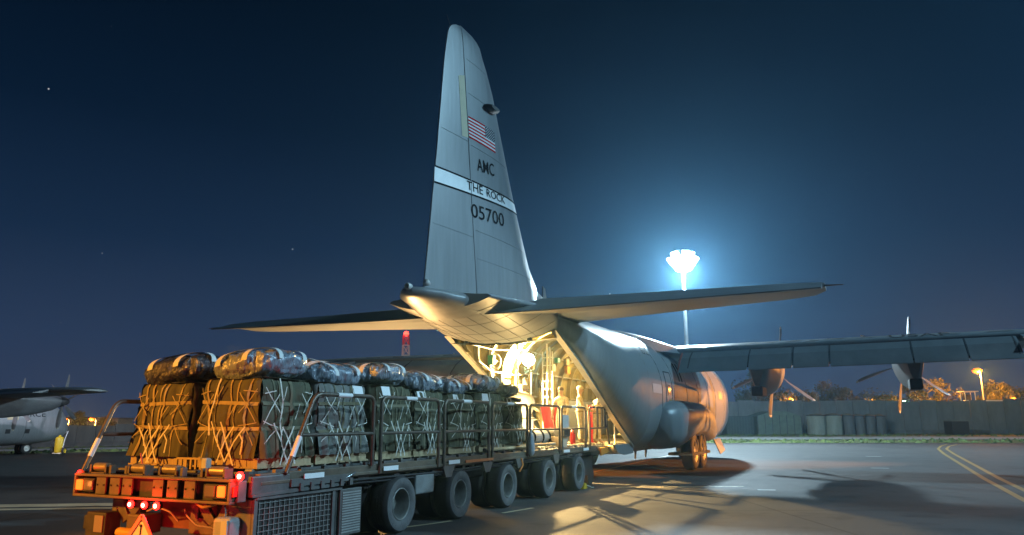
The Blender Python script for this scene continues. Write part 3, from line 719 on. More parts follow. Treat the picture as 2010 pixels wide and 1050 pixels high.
# ---- horizontal stabilisers with drooped elevators
def foil(yl, yt, z, th, n=10, cut=1.0):
    up, lo = [], []
    for k in range(n + 1):
        s_ = cut * (1 - math.cos(math.pi * k / n)) / 2
        yy = yl + (yt - yl) * s_; t_ = 5 * th * (0.2969 * math.sqrt(s_) - 0.126 * s_ - 0.3516 * s_ ** 2 + 0.2843 * s_ ** 3 - 0.1036 * s_ ** 4) + .01
        up.append((yy, z + t_)); lo.append((yy, z - t_))
    return up + lo[::-1]
for sg in (1, -1):
    mb = MB(); rg = []
    for x, yl, yt, z, th in ((0.9, 6.25, 1.7, 4.60, .40), (2.2, 5.75, 1.75, 4.59, .36), (4.5, 4.95, 1.85, 4.57, .28), (7.2, 4.02, 2.0, 4.53, .19), (7.75, 3.75, 2.1, 4.53, .16), (8.0, 3.3, 2.3, 4.53, .08)):
        rg.append([Vector((sg * x, y, zz)) for y, zz in foil(yl, yt, z, th, cut=0.62)])
    if sg < 0: rg = rg[::-1]
    mb.loft(rg); st = mb.build("stabiliser", AIR, PR)
    mb = MB(); rg = []
    droop = R(12)
    for x, yh, ch, z, t_, cutx in ((1.60, 3.25, 1.75, 4.58, .19, 0), (2.2, 3.22, 1.70, 4.57, .18, 0), (4.5, 3.0, 1.40, 4.55, .14, 0), (7.2, 2.72, 1.0, 4.52, .10, 0), (7.95, 2.64, .80, 4.51, .07, 0)):
        prof = [(0, t_), (-.04 * ch, t_ * 1.02), (-.4 * ch, t_ * .62), (-ch, .012), (-ch, -.012), (-.4 * ch, -t_ * .62), (0, -t_)]
        ringp = []
        for py_, pz in prof:
            yy = yh + py_ * math.cos(droop) + pz * math.sin(droop) * -1; zz = z + py_ * math.sin(droop) + pz * math.cos(droop)
            xx = x - (0.78 * (-py_ / ch) if x < 1.7 else 0)
            ringp.append(Vector((sg * xx, yy, zz)))
        rg.append(ringp)
    if sg < 0: rg = rg[::-1]
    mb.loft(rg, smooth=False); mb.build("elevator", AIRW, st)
    mb = MB(); mb.tube([(sg * 8.0, 2.4, 4.47), (sg * 8.35, 2.15, 4.42)], [.02, .008], 6); mb.build("static_wick", DARK, st)

# ---- wings
def wing_top(X): return 0.014 * X
def wing_ring(X, yl, yt, tk, zc, blunt=.25):
    P = [(0, 0.0), (.03, .30), (.12, .62), (.3, .95), (.45, 1.0), (.65, .86), (.85, .52), (1, .22)]
    L = [(1, -.10), (.8, -.28), (.5, -.5), (.25, -.5), (.08, -.33)]
    return [Vector((X, yl + (yt - yl) * u, zc + tk * v)) for u, v in P + L]
for sg in (1, -1):
    mb = MB()
    rg = [wing_ring(sg * X, yl, yt, tk, 4.38 + wing_top(X)) for X, yl, yt, tk in ((0, 19.7, 15.7, .50), (2.2, 19.7, 15.7, .50), (7, 19.6, 15.75, .47), (13.2, 19.4, 15.85, .42), (16.5, 19.2, 15.95, .34), (19.7, 18.9, 16.2, .22), (20.2, 18.4, 16.8, .08))]
    if sg < 0: rg = rg[::-1]
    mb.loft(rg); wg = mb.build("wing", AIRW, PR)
    for a, b_ in ((2.30, 4.75), (4.81, 6.28), (6.34, 7.50), (7.56, 10.08), (10.14, 11.68), (11.74, 13.2)):
        mb = MB()
        prof = [(15.95, .10), (15.7, .14), (15.2, -.12), (14.55, -.66), (14.52, -.70), (15.3, -.42), (15.8, -.14), (15.95, -.02)]
        mb.loft([[Vector((sg * X, y, 4.25 + wing_top(X) + z)) for y, z in prof] for X in ((a, b_) if sg > 0 else (b_, a))], smooth=False)
        mb.build("flap", AIRW, wg)
    for a in (2.62, 4.78, 6.31, 7.53, 10.11, 11.71, 13.1):
        mb = MB(); X = a; z0 = 4.22 + wing_top(X)
        mb.prism([(sg * X - .02, 15.95, z0 + .1), (sg * X - .02, 15.72, z0 + .185), (sg * X - .02, 15.2, z0 - .07), (sg * X - .02, 14.7, z0 - .50), (sg * X - .02, 14.75, z0 - .56), (sg * X - .02, 15.3, z0 - .38), (sg * X - .02, 15.9, z0 - .2)], (.045, 0, 0)); mb.build("flap_track", DARK, wg)
    mb = MB()
    mb.loft([[Vector((sg * X, y, 4.35 + wing_top(X) + z * k)) for y, z in ((15.95, .12), (14.95, -.14), (14.94, -.17), (15.95, -.12))] for X, k in (((13.35, 1), (18.0, .85)) if sg > 0 else ((18.0, .85), (13.35, 1)))], smooth=False); mb.build("aileron", AIRW, wg)
    # worn dark patches and walkway marks on the rear upper skin
    def wtop(X, y):
        t_ = (19.55 - y) / (19.55 - 15.8); P = [(0, 0.0), (.03, .30), (.12, .62), (.3, .95), (.45, 1.0), (.65, .86), (.85, .52), (1, .22)]
        tk = interp([(0, .5), (7, .47), (13.2, .42), (20, .2)], X)[0]
        return Vector((sg * X, y, 4.38 + wing_top(X) + tk * interp(P, t_)[0] + 0.012))
    r_w = random.Random(9)
    for X0, dx, y0, dy in ((3.9, .5, 16.3, .25), (4.6, .9, 16.5, .4), (5.9, .5, 16.6, .35), (6.6, .4, 16.2, .5), (7.2, .7, 16.6, .4), (8.4, .5, 16.5, .3), (11.0, .6, 16.4, .35), (12.4, .8, 16.5, .3), (14.2, .9, 16.5, .3)):
        mb = MB(); mb.grid(lambda u, v: wtop(X0 + dx * u + 0.25 * v, y0 + dy * v), 4, 4); mb.build("wing_patch", SMUDGE, wg)
    if sg > 0:
        Vv, F = text_tris("USAF", 1.0); x0, x1, y0, y1 = spread(Vv)
        mb = MB(); mb.add([wtop(9.5 + 1.9 * (x - x0) / (x1 - x0), 16.15 + 1.0 * (y - y0) / (y1 - y0)) + Vector((0, 0, .006)) for x, y in Vv], F); mb.build("wing_lettering", BLACKP, wg)
    mb = MB(); mb.bar((sg * 2.3, 15.76, 4.462), (sg * 13.2, 15.92, 4.60), .10, .05); mb.build("flap_gap", DARK, wg)
    # engines
    for X in (4.95, 10.16):
        zc = 4.02 + (0.16 if X > 6 else 0); x = sg * X
        mb = MB(); rg = []
        for y, wt_, wb, zt, zb in ((15.75, .34, .17, .10, -.95), (16.0, .50, .22, .2, -1.08), (17.0, .60, .27, .28, -1.26), (18.2, .64, .36, .36, -1.22), (19.6, .63, .48, .42, -1.08), (20.8, .58, .50, .42, -.86), (21.6, .50, .46, .40, -.66), (22.05, .42, .42, .38, -.42)):
            ring = []
            for k in range(28):
                a = 2 * math.pi * k / 28; c, s_ = math.cos(a), math.sin(a)
                zz = zt * s_ if s_ > 0 else -zb * s_; f = (1 + s_) / 2
                wd = wb + (wt_ - wb) * f; ring.append(Vector((x + wd * math.copysign(abs(c) ** .75, c), y, zc + zz)))
            rg.append(ring[::-1] if True else ring)
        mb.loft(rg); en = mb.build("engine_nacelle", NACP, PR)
        mb = MB(); mb.lathe([(.42, 0), (.40, .25), (.30, .55), (.16, .78), (0, .88)], (x, 22.08, zc), (0, 1, 0), 24); mb.build("spinner", DARK, en)
        mb = MB(); mb.box((x, 16.15, zc - 1.12), (.40, 1.3, .36)); mb.build("exhaust_duct", M("exhaust_dark", (0.03, 0.028, 0.028), 0.6, .5, .3, 6), en, bevel=.05)
        for k in range(6):
            a = R(12 + 60 * k); rad = Vector((math.sin(a), 0, math.cos(a))); tan = Vector((math.cos(a), 0, -math.sin(a)))
            rgb = []
            for r0, chord, sweep, tw in ((.36, .16, 0, 1.57), (.7, .28, .02, 1.72), (1.2, .33, .0, 1.88), (1.7, .29, -.03, 2.02), (1.95, .20, -.06, 2.08), (2.05, .08, -.08, 2.1)):
                chord *= 1.0; dv = tan * math.cos(tw) + Vector((0, 1, 0)) * math.sin(tw); nv_ = dv.cross(rad).normalized()
                c0 = Vector((x, 22.45, zc)) + rad * r0 + tan * sweep; t_ = chord * .08
                rgb.append([c0 + dv * chord / 2, c0 + nv_ * t_, c0 - dv * chord / 2, c0 - nv_ * t_])
            mb = MB(); mb.loft(rgb, smooth=False); mb.build("propeller_blade", M("propeller_paint", (0.16, 0.165, 0.17), 0.35, 0.1, .2, 4), en)
            if k == 0 or True:
                mb = MB()
                rgt = [[p + (p - (Vector((x, 22.45, zc)) + rad * 1.97)) * 0.05 for p in q] for q in rgb[-2:]]
                mb.loft(rgt, smooth=False); mb.build("blade_tip", WHITEP if False else M("tip_paint", (0.5, 0.48, 0.40), .5), en)
# wing root fairing, bright where the mast light grazes it
mb = MB(); rg = []
for y, wd, zt in ((12.6, .7, 5.06), (13.4, 1.15, 5.12), (14.6, 1.75, 5.10), (15.8, 2.2, 5.02), (17.5, 2.35, 5.0), (19.4, 2.3, 4.98), (20.5, 1.8, 5.05), (21.5, 1.0, 5.06)):
    rg.append([Vector((wd * math.cos(math.pi * k / 16), y, zt - (zt - 4.35) * (abs(math.cos(math.pi * k / 16)) ** 3) + 0.05)) for k in range(17)])
mb.loft(rg, caps=False, closed=False); mb.build("wing_fairing", AIR, PR)
mb = MB(); mb.prism([(2.16, 15.9, 4.3), (2.22, 15.6, 4.42), (2.24, 14.9, 4.0), (2.24, 14.6, 3.6), (2.18, 15.6, 3.7)], (.06, 0, 0)); mb.build("flap_end_plate", M("flap_end_red", (0.28, 0.05, 0.03), .6, 0, .3, 4), PR)

# ---- sponsons and landing gear
SP = [(12.2, 2.12, 1.45, 1.9), (12.4, 2.42, 1.05, 2.32), (12.9, 2.68, .86, 2.52), (13.8, 2.8, .86, 2.60), (14.8, 2.82, 1.02, 2.60), (16, 2.82, 1.2, 2.60), (18, 2.8, 1.2, 2.58), (19.2, 2.74, .98, 2.42), (20.4, 2.58, .96, 2.0), (21.6, 2.32, 1.05, 1.6), (22.5, 2.1, 1.15, 1.35)]
for sg in (1, -1):
    mb = MB(); rg = []
    for y in (12.2, 12.25, 12.4, 12.6, 12.9, 13.3, 13.8, 14.8, 16, 17, 18, 18.7, 19.2, 19.8, 20.4, 21, 21.6, 22.5):
        wo, zb, zt = interp(SP, y); xi = 1.7; ring = []
        for k in range(24):
            a = 2 * math.pi * k / 24; c, s_ = math.cos(a), math.sin(a); zm = (zb + zt) / 2
            ring.append(Vector((sg * (xi + (wo - xi) * math.copysign(abs(c) ** .7, c)) if c > 0 else sg * (xi + .3 * c), y, zm + (zt - zm) * math.copysign(abs(s_) ** .62, s_))))
        rg.append(ring)
    mb.loft(rg if sg < 0 else rg[::-1]); mb.build("gear_sponson", AIR, PR)
    mb = MB(); mb.prism([(sg * 2.72, 18.5, 1.1), (sg * 2.62, 20.6, 1.1), (sg * 2.86, 20.3, .62), (sg * 2.9, 18.9, .5)], (sg * .04, 0, 0)); mb.build("gear_door", AIR, PR)
    mb = MB(); mb.box((sg * 2.15, 16.7, .62), (.9, 3.5, .1)); mb.build("wheel_well", DARK, PR)
    for y in (16.0, 17.55):
        c = Vector((sg * 2.12, y, .70)); ax = Vector((sg, 0, 0))
        mb = MB(); mb.lathe([(.40, 0), (.56, -.01), (.66, .04), (.70, .13), (.70, .33), (.66, .42), (.56, .47), (.41, .46)], c - ax * .05, ax, 32); wl = mb.build("main_wheel", RUB, PR)
        mb = MB(); mb.lathe([(.41, .44), (.38, .45), (.36, .36), (.22, .33), (.2, .40), (.1, .43), (0, .44)], c - ax * .05, ax, 28); mb.build("rim", M("aircraft_rim", (.35, .34, .32), .45, .4, .15, 6), wl)
        mb = MB()
        for k in range(8):
            a = k * math.pi / 4; mb.cyl(c + ax * .27 + Vector((0, .29 * math.cos(a), .29 * math.sin(a))), c + ax * .335 + Vector((0, .29 * math.cos(a), .29 * math.sin(a))), .04, 8)
        mb.build("rim_bolt", DARK, wl)["kind"] = "stuff"
    mb = MB(); mb.tube([(sg * 1.9, 16.0, .7), (sg * 1.9, 16.0, 1.4)], .14, 10); mb.tube([(sg * 1.9, 17.55, .7), (sg * 1.9, 17.55, 1.4)], .14, 10); mb.build("gear_strut", LOADG, PR)
for sg in (1, -1):
    c = Vector((sg * .2, 26.4, .5)); ax = Vector((sg, 0, 0))
    mb = MB(); mb.lathe([(.26, 0), (.44, 0), (.5, .08), (.5, .22), (.44, .3), (.26, .29)], c, ax, 28); wl = mb.build("nose_wheel", RUB, PR)
    mb = MB(); mb.lathe([(.27, .27), (.2, .22), (.08, .27), (0, .27)], c, ax, 20); mb.build("rim", M("nose_rim", (.62, .6, .56), .45, .2, .1, 5), wl)
mb = MB(); mb.tube([(0, 26.4, .5), (0, 26.3, 1.2)], .1, 10); mb.tube([(-.2, 26.4, .5), (.2, 26.4, .5)], .07, 8); mb.build("nose_gear_strut", WHITEP, PR)
# belly antennas
for y, z in ((13.2, .70), (14.6, .70), (9.6, 0)):
    if z: mb = MB(); mb.prism([(0.9, y, .86), (0.9, y + .3, .86), (.9, y + .12, .5), (.9, y + .02, .5)], (.03, 0, 0)); mb.build("belly_antenna", AIR, PR)
mb = MB(); mb.tube([(0.6, 9.2, 5.0), (.6, 9.2, 5.35)], .012, 5); mb.build("antenna", DARK, PR)

# ---- fuselage side details (starboard)
def side_pt(y, z, off=.008):
    zm = 2.85; s_ = (z - zm); wd, zb, zt = interp(FT, y)
    if s_ >= 0: c = math.sqrt(max(0, 1 - (s_ / (zt - zm)) ** 2))
    else: c = (max(0, 1 - (abs(s_) / (zm - zb)) ** 3.0)) ** (1 / 3)
    return Vector((wd * c + off, y, z))
def side_patch(y0, y1, z0, z1, mat, name, off=.008):
    mb = MB(); mb.grid(lambda u, v: side_pt(y0 + (y1 - y0) * u, z0 + (z1 - z0) * v, off), 6, 6); return mb.build(name, mat, PR)
def side_frame(y0, y1, z0, z1, name="hatch_seam"):
    mb = MB(); N = 8
    P = [side_pt(y0, z0 + (z1 - z0) * k / N) for k in range(N + 1)] + [side_pt(y1, z1 - (z1 - z0) * k / N) for k in range(N + 1)]
    P.append(P[0])
    for a, b_ in zip(P, P[1:]): mb.bar(a, b_, .03, .012, (1, 0, 0))
    return mb.build(name, SEAM, PR)
side_frame(13.0, 13.9, 1.75, 3.55, "paratroop_door_seam")
side_patch(13.25, 13.6, 2.75, 3.1, M("window_glass", (0.03, 0.04, 0.05), .15), "door_window", .012)
side_patch(13.45, 13.72, 2.0, 2.6, M("yellow_marking", (0.5, .33, .1), .6), "rescue_marking", .012)
side_patch(11.1, 12.3, 2.75, 3.05, M("pale_patch", (.42, .46, .48), .4), "faded_marking")
for y in (15.2, 15.65): side_patch(y, y + .25, 3.3, 4.0, BLACKP, "vent_slot")
side_patch(23.4, 24.3, 2.85, 3.25, M("window_amber", (.45, .36, .2), .3), "cabin_window", .012)
for y in (12.4, 14.2, 16.4, 18.6, 20.8, 22.6, 25.0):
    mb = MB(); P = [side_pt(y, .95 + 4.0 * k / 14, .003) for k in range(15)]
    for a, b_ in zip(P, P[1:]): mb.bar(a, b_, .022, .008, (1, 0, 0))
    mb.build("panel_seam", SEAM, PR)
Vv, F = text_tris("05700", 1.0); x0, x1, y0, y1 = spread(Vv)
mb = MB(); mb.add([side_pt(11.3 + .9 * (x - x0) / (x1 - x0), 4.05 + .26 * (y - y0) / (y1 - y0), .012) for x, y in Vv], F); mb.build("small_lettering", BLACKP, PR)

# ---- cargo bay interior
mb = MB()
def bayring(Y, ins=.14, n=40):
    if Y < 10.8: return arch(Y, ins + .02, n)
    wd, zb, zt = interp(FT, Y); wd -= ins; zt -= ins; out = []
    zs = 1.05; ws = 1.40
    for k in range(n + 1):
        t_ = k / n
        if t_ < .28 or t_ > .72:
            s_ = (t_ / .28) if t_ < .5 else ((1 - t_) / .28); x = ws + (wd - ws) * (1 - (1 - s_) ** 2.2); out.append(Vector((x if t_ < .5 else -x, Y, zs + (2.85 - zs) * s_)))
        else:
            a = (t_ - .28) / .44 * math.pi; out.append(Vector((wd * math.cos(a), Y, 2.85 + (zt - 2.85) * math.sin(a))))
    return out
mb.loft([bayring(y) for y in (4.2, 5, 6, 7, 8, 9, 10, 10.79)], caps=False, closed=False)
mb.loft([bayring(y, .22) for y in (10.81, 12, 14, 16, 18, 20, 22)], caps=False, closed=False)
wd, zb, zt = interp(FT, 22)
mb.add(bayring(22, .22), [tuple(range(41))])
mb.build("bay_lining", LINING, PR)
mb = MB(); mb.box((0, 16.6, 1.06), (2.9, 11.4, .08)); mb.build("bay_floor", BAYMETAL, PR)
for y in [4.9 + 1.02 * k for k in range(14)]:
    mb = MB(); a = bayring(y, .15 if y < 10.8 else .23); bq = bayring(y, .29 if y < 10.8 else .38)
    wq = .05
    for k in range(len(a) - 1):
        P = [a[k], a[k + 1], bq[k + 1], bq[k]]
        mb.prism([p + Vector((0, -wq, 0)) for p in P], (0, 2 * wq, 0))
    mb.build("frame_rib", RIBM, PR)
for z in (1.9, 2.6, 3.3, 4.0):
    for sg in (1, -1):
        mb = MB(); pts = []
        for y in (5.4, 7, 9, 10.7, 13, 17, 21):
            arr = bayring(y, .26 if y < 10.8 else .33); arr = [p for p in arr if p.x * sg > 0]; p = min(arr, key=lambda q: abs(q.z - z))
            if abs(p.z - z) < .2: pts.append(p)
        if len(pts) > 1: mb.tube(pts, .028, 6); mb.build("cable_conduit", BAYMETAL, PR)
r_b = random.Random(3)
for k in range(26):
    y = r_b.uniform(6.5, 15); z = r_b.uniform(2.2, 4.0); sg = -1 if k % 3 else 1
    arr = [p for p in bayring(y, .34 if y < 10.8 else .42) if p.x * sg > 0]; p = min(arr, key=lambda q: abs(q.z - z))
    mb = MB(); mb.box(p, (r_b.uniform(.08, .2), r_b.uniform(.12, .35), r_b.uniform(.12, .4)))
    mb.build("equipment_box", r_b.choice((DARK, RIBM, BAYMETAL, M("bay_green", (.03, .2, .12), .5), M("bay_orange", (.5, .22, .03), .5))), PR, bevel=.015)
mb = MB()
for x, y in ((-1.72, 6.9), (-1.35, 8.1), (-.95, 9.6), (-1.25, 10.6)): mb.tube([(x, y, 1.6 if y > 8 else 2.7), (x, y, 4.35)], .03, 6)
mb.build("stanchion", M("stanchion_white", (.75, .73, .66), .4), PR)
mb = MB(); 
for sx in (-1.15, -.80): mb.tube([(sx, 9.7, 1.1), (sx, 9.7, 4.1)], .022, 6)
for k in range(11): mb.tube([(-1.15, 9.7, 1.3 + .26 * k), (-.8, 9.7, 1.3 + .26 * k)], .016, 6)
mb.build("ladder", M("stanchion_white", (.75, .73, .66), .4), PR)
mb = MB(); mb.lathe([(.22, -.02), (.25, 0), (.22, .02), (.19, 0), (.22, -.02)], (-1.68, 7.2, 3.62), (1, -.4, 0), 20); mb.lathe([(.07, 0), (0, .04)], (-1.68, 7.2, 3.62), (1, -.4, 0), 10)
for k in range(3):
    a = k * 2.09; mb.bar((-1.68, 7.2, 3.62), (-1.68 + .08 * math.cos(a), 7.2 + .2 * math.cos(a), 3.62 + .22 * math.sin(a)), .02, .02)
mb.build("hand_wheel", WHITEP, PR)
for sg in (1, -1):
    for k in range(10):
        y = 11.2 + k * 1.0
        mb = MB(); mb.grid(lambda u, v: Vector((sg * (1.62 - .10 * math.sin(v * 3)), y + u * .8, 1.5 + v * 1.0)), 2, 4); mb.build("seat_back_webbing", M("red_webbing", (.42, .02, .02), .75, 0, .2, 8), PR)
mb = MB(); mb.lathe([(0, -.1), (.20, -.1), (.24, .06), (.21, .08)], (-1.40, 9.12, 3.80), (.25, -1, -.1), 20); fh = mb.build("bay_floodlight", DARK, PR)
mb = MB(); mb.lathe([(.21, .06), (.14, .09), (0, .11)], (-1.40, 9.12, 3.80), (.25, -1, -.1), 20); mb.build("floodlight_glass", emis("warm_flood_glass", (1.0, .86, .55), 60), fh)
mb = MB(); mb.tube([(-1.40, 9.3, 1.5), (-1.40, 9.3, 3.8)], .03, 6); mb.build("floodlight_stand", DARK, fh)
mb = MB(); mb.box((.3, 13.5, 4.55), (.3, .9, .06)); mb.build("dome_light", emis("dome_glass", (1, .85, .55), 8), PR)

# ---- cargo ramp
mb = MB(); mb.prism([(-1.4, 8.75, 1.08), (-1.4, 10.9, 1.08), (-1.4, 10.9, .80), (-1.4, 9.4, .82), (-1.4, 8.8, 1.0)], (2.8, 0, 0)); rp_ = mb.build("cargo_ramp", AIR, PR)
for sg in (1, -1):
    mb = MB(); P = [(sg * 1.47, 8.85, 1.12), (sg * 1.47, 9.2, .88), (sg * 1.47, 10.0, .78), (sg * 1.47, 10.9, .80), (sg * 1.47, 10.9, 1.12)]
    mb.prism(P, (sg * .06, 0, 0)); mb.build("ramp_side_plate", AIR, rp_)
    for k in range(4):
        mb = MB(); mb.bar((sg * (.35 + .28 * k), 8.8, 1.115), (sg * (.35 + .28 * k), 16, 1.115), .1, .05); mb.build("roller_track", BAYMETAL, rp_)
mb = MB(); mb.tube([(1.42, 9.25, 1.12), (1.42, 9.28, 2.12)], .022, 6); mb.build("ramp_post", WHITEP, rp_)

# ---- second aircraft: a copy, parked in the same direction far to the left
SKIP = {"bay_lining", "bay_floor", "frame_rib", "cable_conduit", "equipment_box", "stanchion", "ladder", "hand_wheel", "seat_back_webbing", "bay_floodlight", "dome_light", "cargo_ramp", "faded_marking", "small_lettering", "rescue_marking", "cargo_door", "door_stiffener", "door_latch", "sill_rim", "tail_fin", "paratroop_door_seam"}
def copy_tree(o, parent, skip=()):
    c = o.copy(); col.objects.link(c); c.parent = parent
    for ch in ALLKIDS.get(o.name, ()):
        if ch.name.split(".")[0] not in skip: copy_tree(ch, c, skip)
    return c
ALLKIDS = {}
for o in bpy.data.objects:
    if o.parent: ALLKIDS.setdefault(o.parent.name, []).append(o)
plane2 = copy_tree(plane, None, SKIP)
plane2.location = (-56.6, 15.9, gz(-56.6) + 0.0); plane2["label"] = "second grey transport aircraft parked at far left, its nose toward the blast wall"
# lettering on its nose side
Vv, F = text_tris("U.S. AIR FORCE", 1.0); x0, x1, y0, y1 = spread(Vv)
mb = MB(); mb.add([side_pt(21.4 + 5.2 * (x - x0) / (x1 - x0), 3.10 + .46 * (y - y0) / (y1 - y0), .012) for x, y in Vv], F)
o = mb.build("nose_lettering", BLACKP, None); o.data.transform(Matrix.Translation((0, -14, 0))); o.parent = plane2
for y in (25.0, 23.4):
    mb = MB(); mb.grid(lambda u, v: side_pt(y + .4 * u, 1.75 + .35 * v, .012), 3, 3); o = mb.build("side_opening", DARK, None); o.data.transform(Matrix.Translation((0, -14, 0))); o.parent = plane2
lamp("far_aircraft_fill", (-36, 4, 16), 42000, (0.88, 0.84, 1.0), 0.5, "SPOT", (-58, 28, 3), 34)  # unseen spot added to brighten the second aircraft

# wheeled extinguisher
p = Vector((-51.6, 28.0, gz(-51.6))); root = thing("wheeled_extinguisher", "yellow wheeled fire extinguisher standing near the far aircraft's nose", "fire extinguisher", p)
YEX = M("extinguisher_yellow", (0.62, 0.42, 0.02), .45, 0, .12, 4)
mb = MB(); mb.lathe([(0, 0), (.3, 0), (.32, .05), (.32, 1.1), (.28, 1.22), (.1, 1.3), (.08, 1.4), (0, 1.4)], p + Vector((0, 0, .12)), (0, 0, 1), 20); mb.build("cylinder", YEX, root)
mb = MB(); mb.lathe([(0, -.06), (.28, -.06), (.28, .06), (0, .06)], p + RT * .45 + Vector((0, 0, .28)), RT, 18); wl = mb.build("wheel", RUB, root)
mb = MB(); mb.lathe([(0, .065), (.18, .065), (.18, .07)], p + RT * .45 + Vector((0, 0, .28)), RT, 14); mb.build("hub", YEX, wl)
mb = MB(); mb.lathe([(0, -.06), (.28, -.06), (.28, .06), (0, .06)], p - RT * .45 + Vector((0, 0, .28)), RT, 18); mb.build("wheel", RUB, root)
mb = MB(); mb.tube([p + RT * .3 + Vector((0, 0, .3)), p + RT * .42 + Vector((0, 0, 1.2)), p + RT * .62 + Vector((0, 0, 1.85)), p + RT * .45 + Vector((0, 0, 1.75))], .03, 6); mb.build("handle", WHITEP, root)
mb = MB(); mb.lathe([(.34, 0), (.4, .05), (.34, .1), (.3, .05), (.34, 0)], p - RT * .42 + Vector((0, 0, .8)), RT, 18); mb.build("hose_coil", RUB, root)
mb = MB(); mb.box(p + Vector((0, 0, .08)), (.7, .5, .08), rotB); mb.build("base_plate", CREAM, root)

# ================================================================== CARGO LOADER
LX0, LX1 = -1.52, 1.42; CXL = -.05
ld = thing("cargo_loader", "long aircraft cargo loader with ten twin tyre stations and red tail lamps", "loader", (CXL, 0, 0))
DZ = 1.13
mb = MB(); mb.box((CXL, .9, 1.02), (2.74, 14.0, .14)); mb.build("deck_frame", LOADD, ld)
for sg in (-1, 1):
    x = CXL + sg * 1.42
    mb = MB(); mb.box((x, .75, 1.06), (.10, 13.4, .16)); mb.box((x + sg * .06, .75, 1.02), (.03, 13.4, .05)); mb.build("side_rail_beam", LOADER, ld, bevel=.01)
    mb = MB(); mb.box((CXL + sg * .95, .6, .82), (.18, 13.0, .30)); mb.build("chassis_beam", LOADD, ld)
mb = MB()
for k in range(26):
    mb = MB(); mb.box((CXL + 1.42, -5.6 + k * .5, 1.155), (.06, .09, .05)); mb.build("deck_lug", LOADG, ld)
for x in (-1.15, -.7, -.3, .2, .6, 1.05):
    mb = MB()
    mb.box((x + CXL, .9, 1.125), (.16, 13.6, .05)); cv = mb.build("conveyor_track", LOADG, ld)
    mb = MB()
    for k in range(44): mb.cyl((x + CXL - .06, -5.7 + k * .3, 1.155), (x + CXL + .06, -5.7 + k * .3, 1.155), .026, 8)
    mb.build("roller", BAYMETAL, cv)["kind"] = "stuff"
# guard rails
def bent(pts, rad=.14, n=5):
    out = [Vector(pts[0])]
    for i in range(1, len(pts) - 1):
        a, b_, c = Vector(pts[i - 1]), Vector(pts[i]), Vector(pts[i + 1]); d1 = (a - b_).normalized(); d2 = (c - b_).normalized()
        for k in range(n + 1):
            t_ = k / n; p = b_ + d1 * rad * (1 - t_) ** 2 + d2 * rad * t_ ** 2; out.append(p)
    out.append(Vector(pts[-1])); return out
def rail(xr, y0, y1, z0=1.0, z1=2.19, slant=0.0, tape=True):
    r_ = .032
    mb = MB(); mb.tube(bent([(xr, y0, z0), (xr, y0 + slant, z1), (xr, y1, z1), (xr, y1, z0)]), r_, 8); ro = mb.build("guard_rail", RAILM, ld)
    zmid = 1.62; ya = y0 + slant * (zmid - z0) / (z1 - z0)
    mb = MB(); mb.tube([(xr, ya, zmid), (xr, y1, zmid)], .026, 8); mb.build("mid_rail", RAILM, ro)
    if tape:
        ym = (y0 + slant + y1) / 2
        mb = MB(); mb.tube([(xr, ym - .22, z1), (xr, ym + .12, z1)], r_ + .004, 8, False); mb.build("reflector_tape", TAPE, ro)
    if slant:
        a = Vector((xr, y0, z0)); b_ = Vector((xr, y0 + slant, z1)); mb = MB(); mb.tube([a.lerp(b_, .2), a.lerp(b_, .45)], r_ + .004, 8, False); mb.build("reflector_tape", TAPE, ro)
    return ro
XR = 1.45
rail(XR, -5.50, -3.55, z0=1.12, slant=.52)
for a, b_ in ((-3.33, -1.50), (-1.30, .53), (.70, 2.50), (2.66, 4.52), (4.68, 6.50)): rail(XR, a, b_, tape=(a != 2.66))
XL = -1.55
rail(XL, -6.25, -4.2, z0=1.12, z1=2.10, slant=.42, tape=False)
for a, b_ in ((-4.0, -1.9), (-1.7, .4), (.6, 2.6)): rail(XL, a, b_, tape=False)
# gate at the front
mb = MB(); mb.tube(bent([(XR, 6.86, 1.05), (XR, 6.86, 2.21), (XR, 8.42, 2.21), (XR, 8.42, 1.62), (XR, 8.62, 1.12)], .1), .028, 8); gt_ = mb.build("front_gate", RAILM, ld)
mb = MB(); mb.tube([(XR, 6.86, 1.62), (XR, 8.42, 1.62)], .024, 8); mb.build("gate_rail", RAILM, gt_)
for y, wd in ((7.55, .05), (7.95, .05), (8.2, .14), (8.38, .06)):
    mb = MB(); mb.box((XR, y, 1.92), (.05, wd, .56)); mb.build("gate_bar", DARK, gt_)
# white reflectors along the side beam
for y in (-4.95, -3.05, -.95, 4.95, 6.45):
    mb = MB(); mb.box((1.475, y, 1.065), (.012, .42, .07)); mb.build("side_reflector", TAPE, ld)
for y0, y1, c in ((-.6, .6, (0.45, .14, .05)),):
    mb = MB(); mb.box((1.475, .1, 1.05), (.012, 1.2, .05)); mb.build("side_stripe", M("stripe_orange", c, .5), ld)
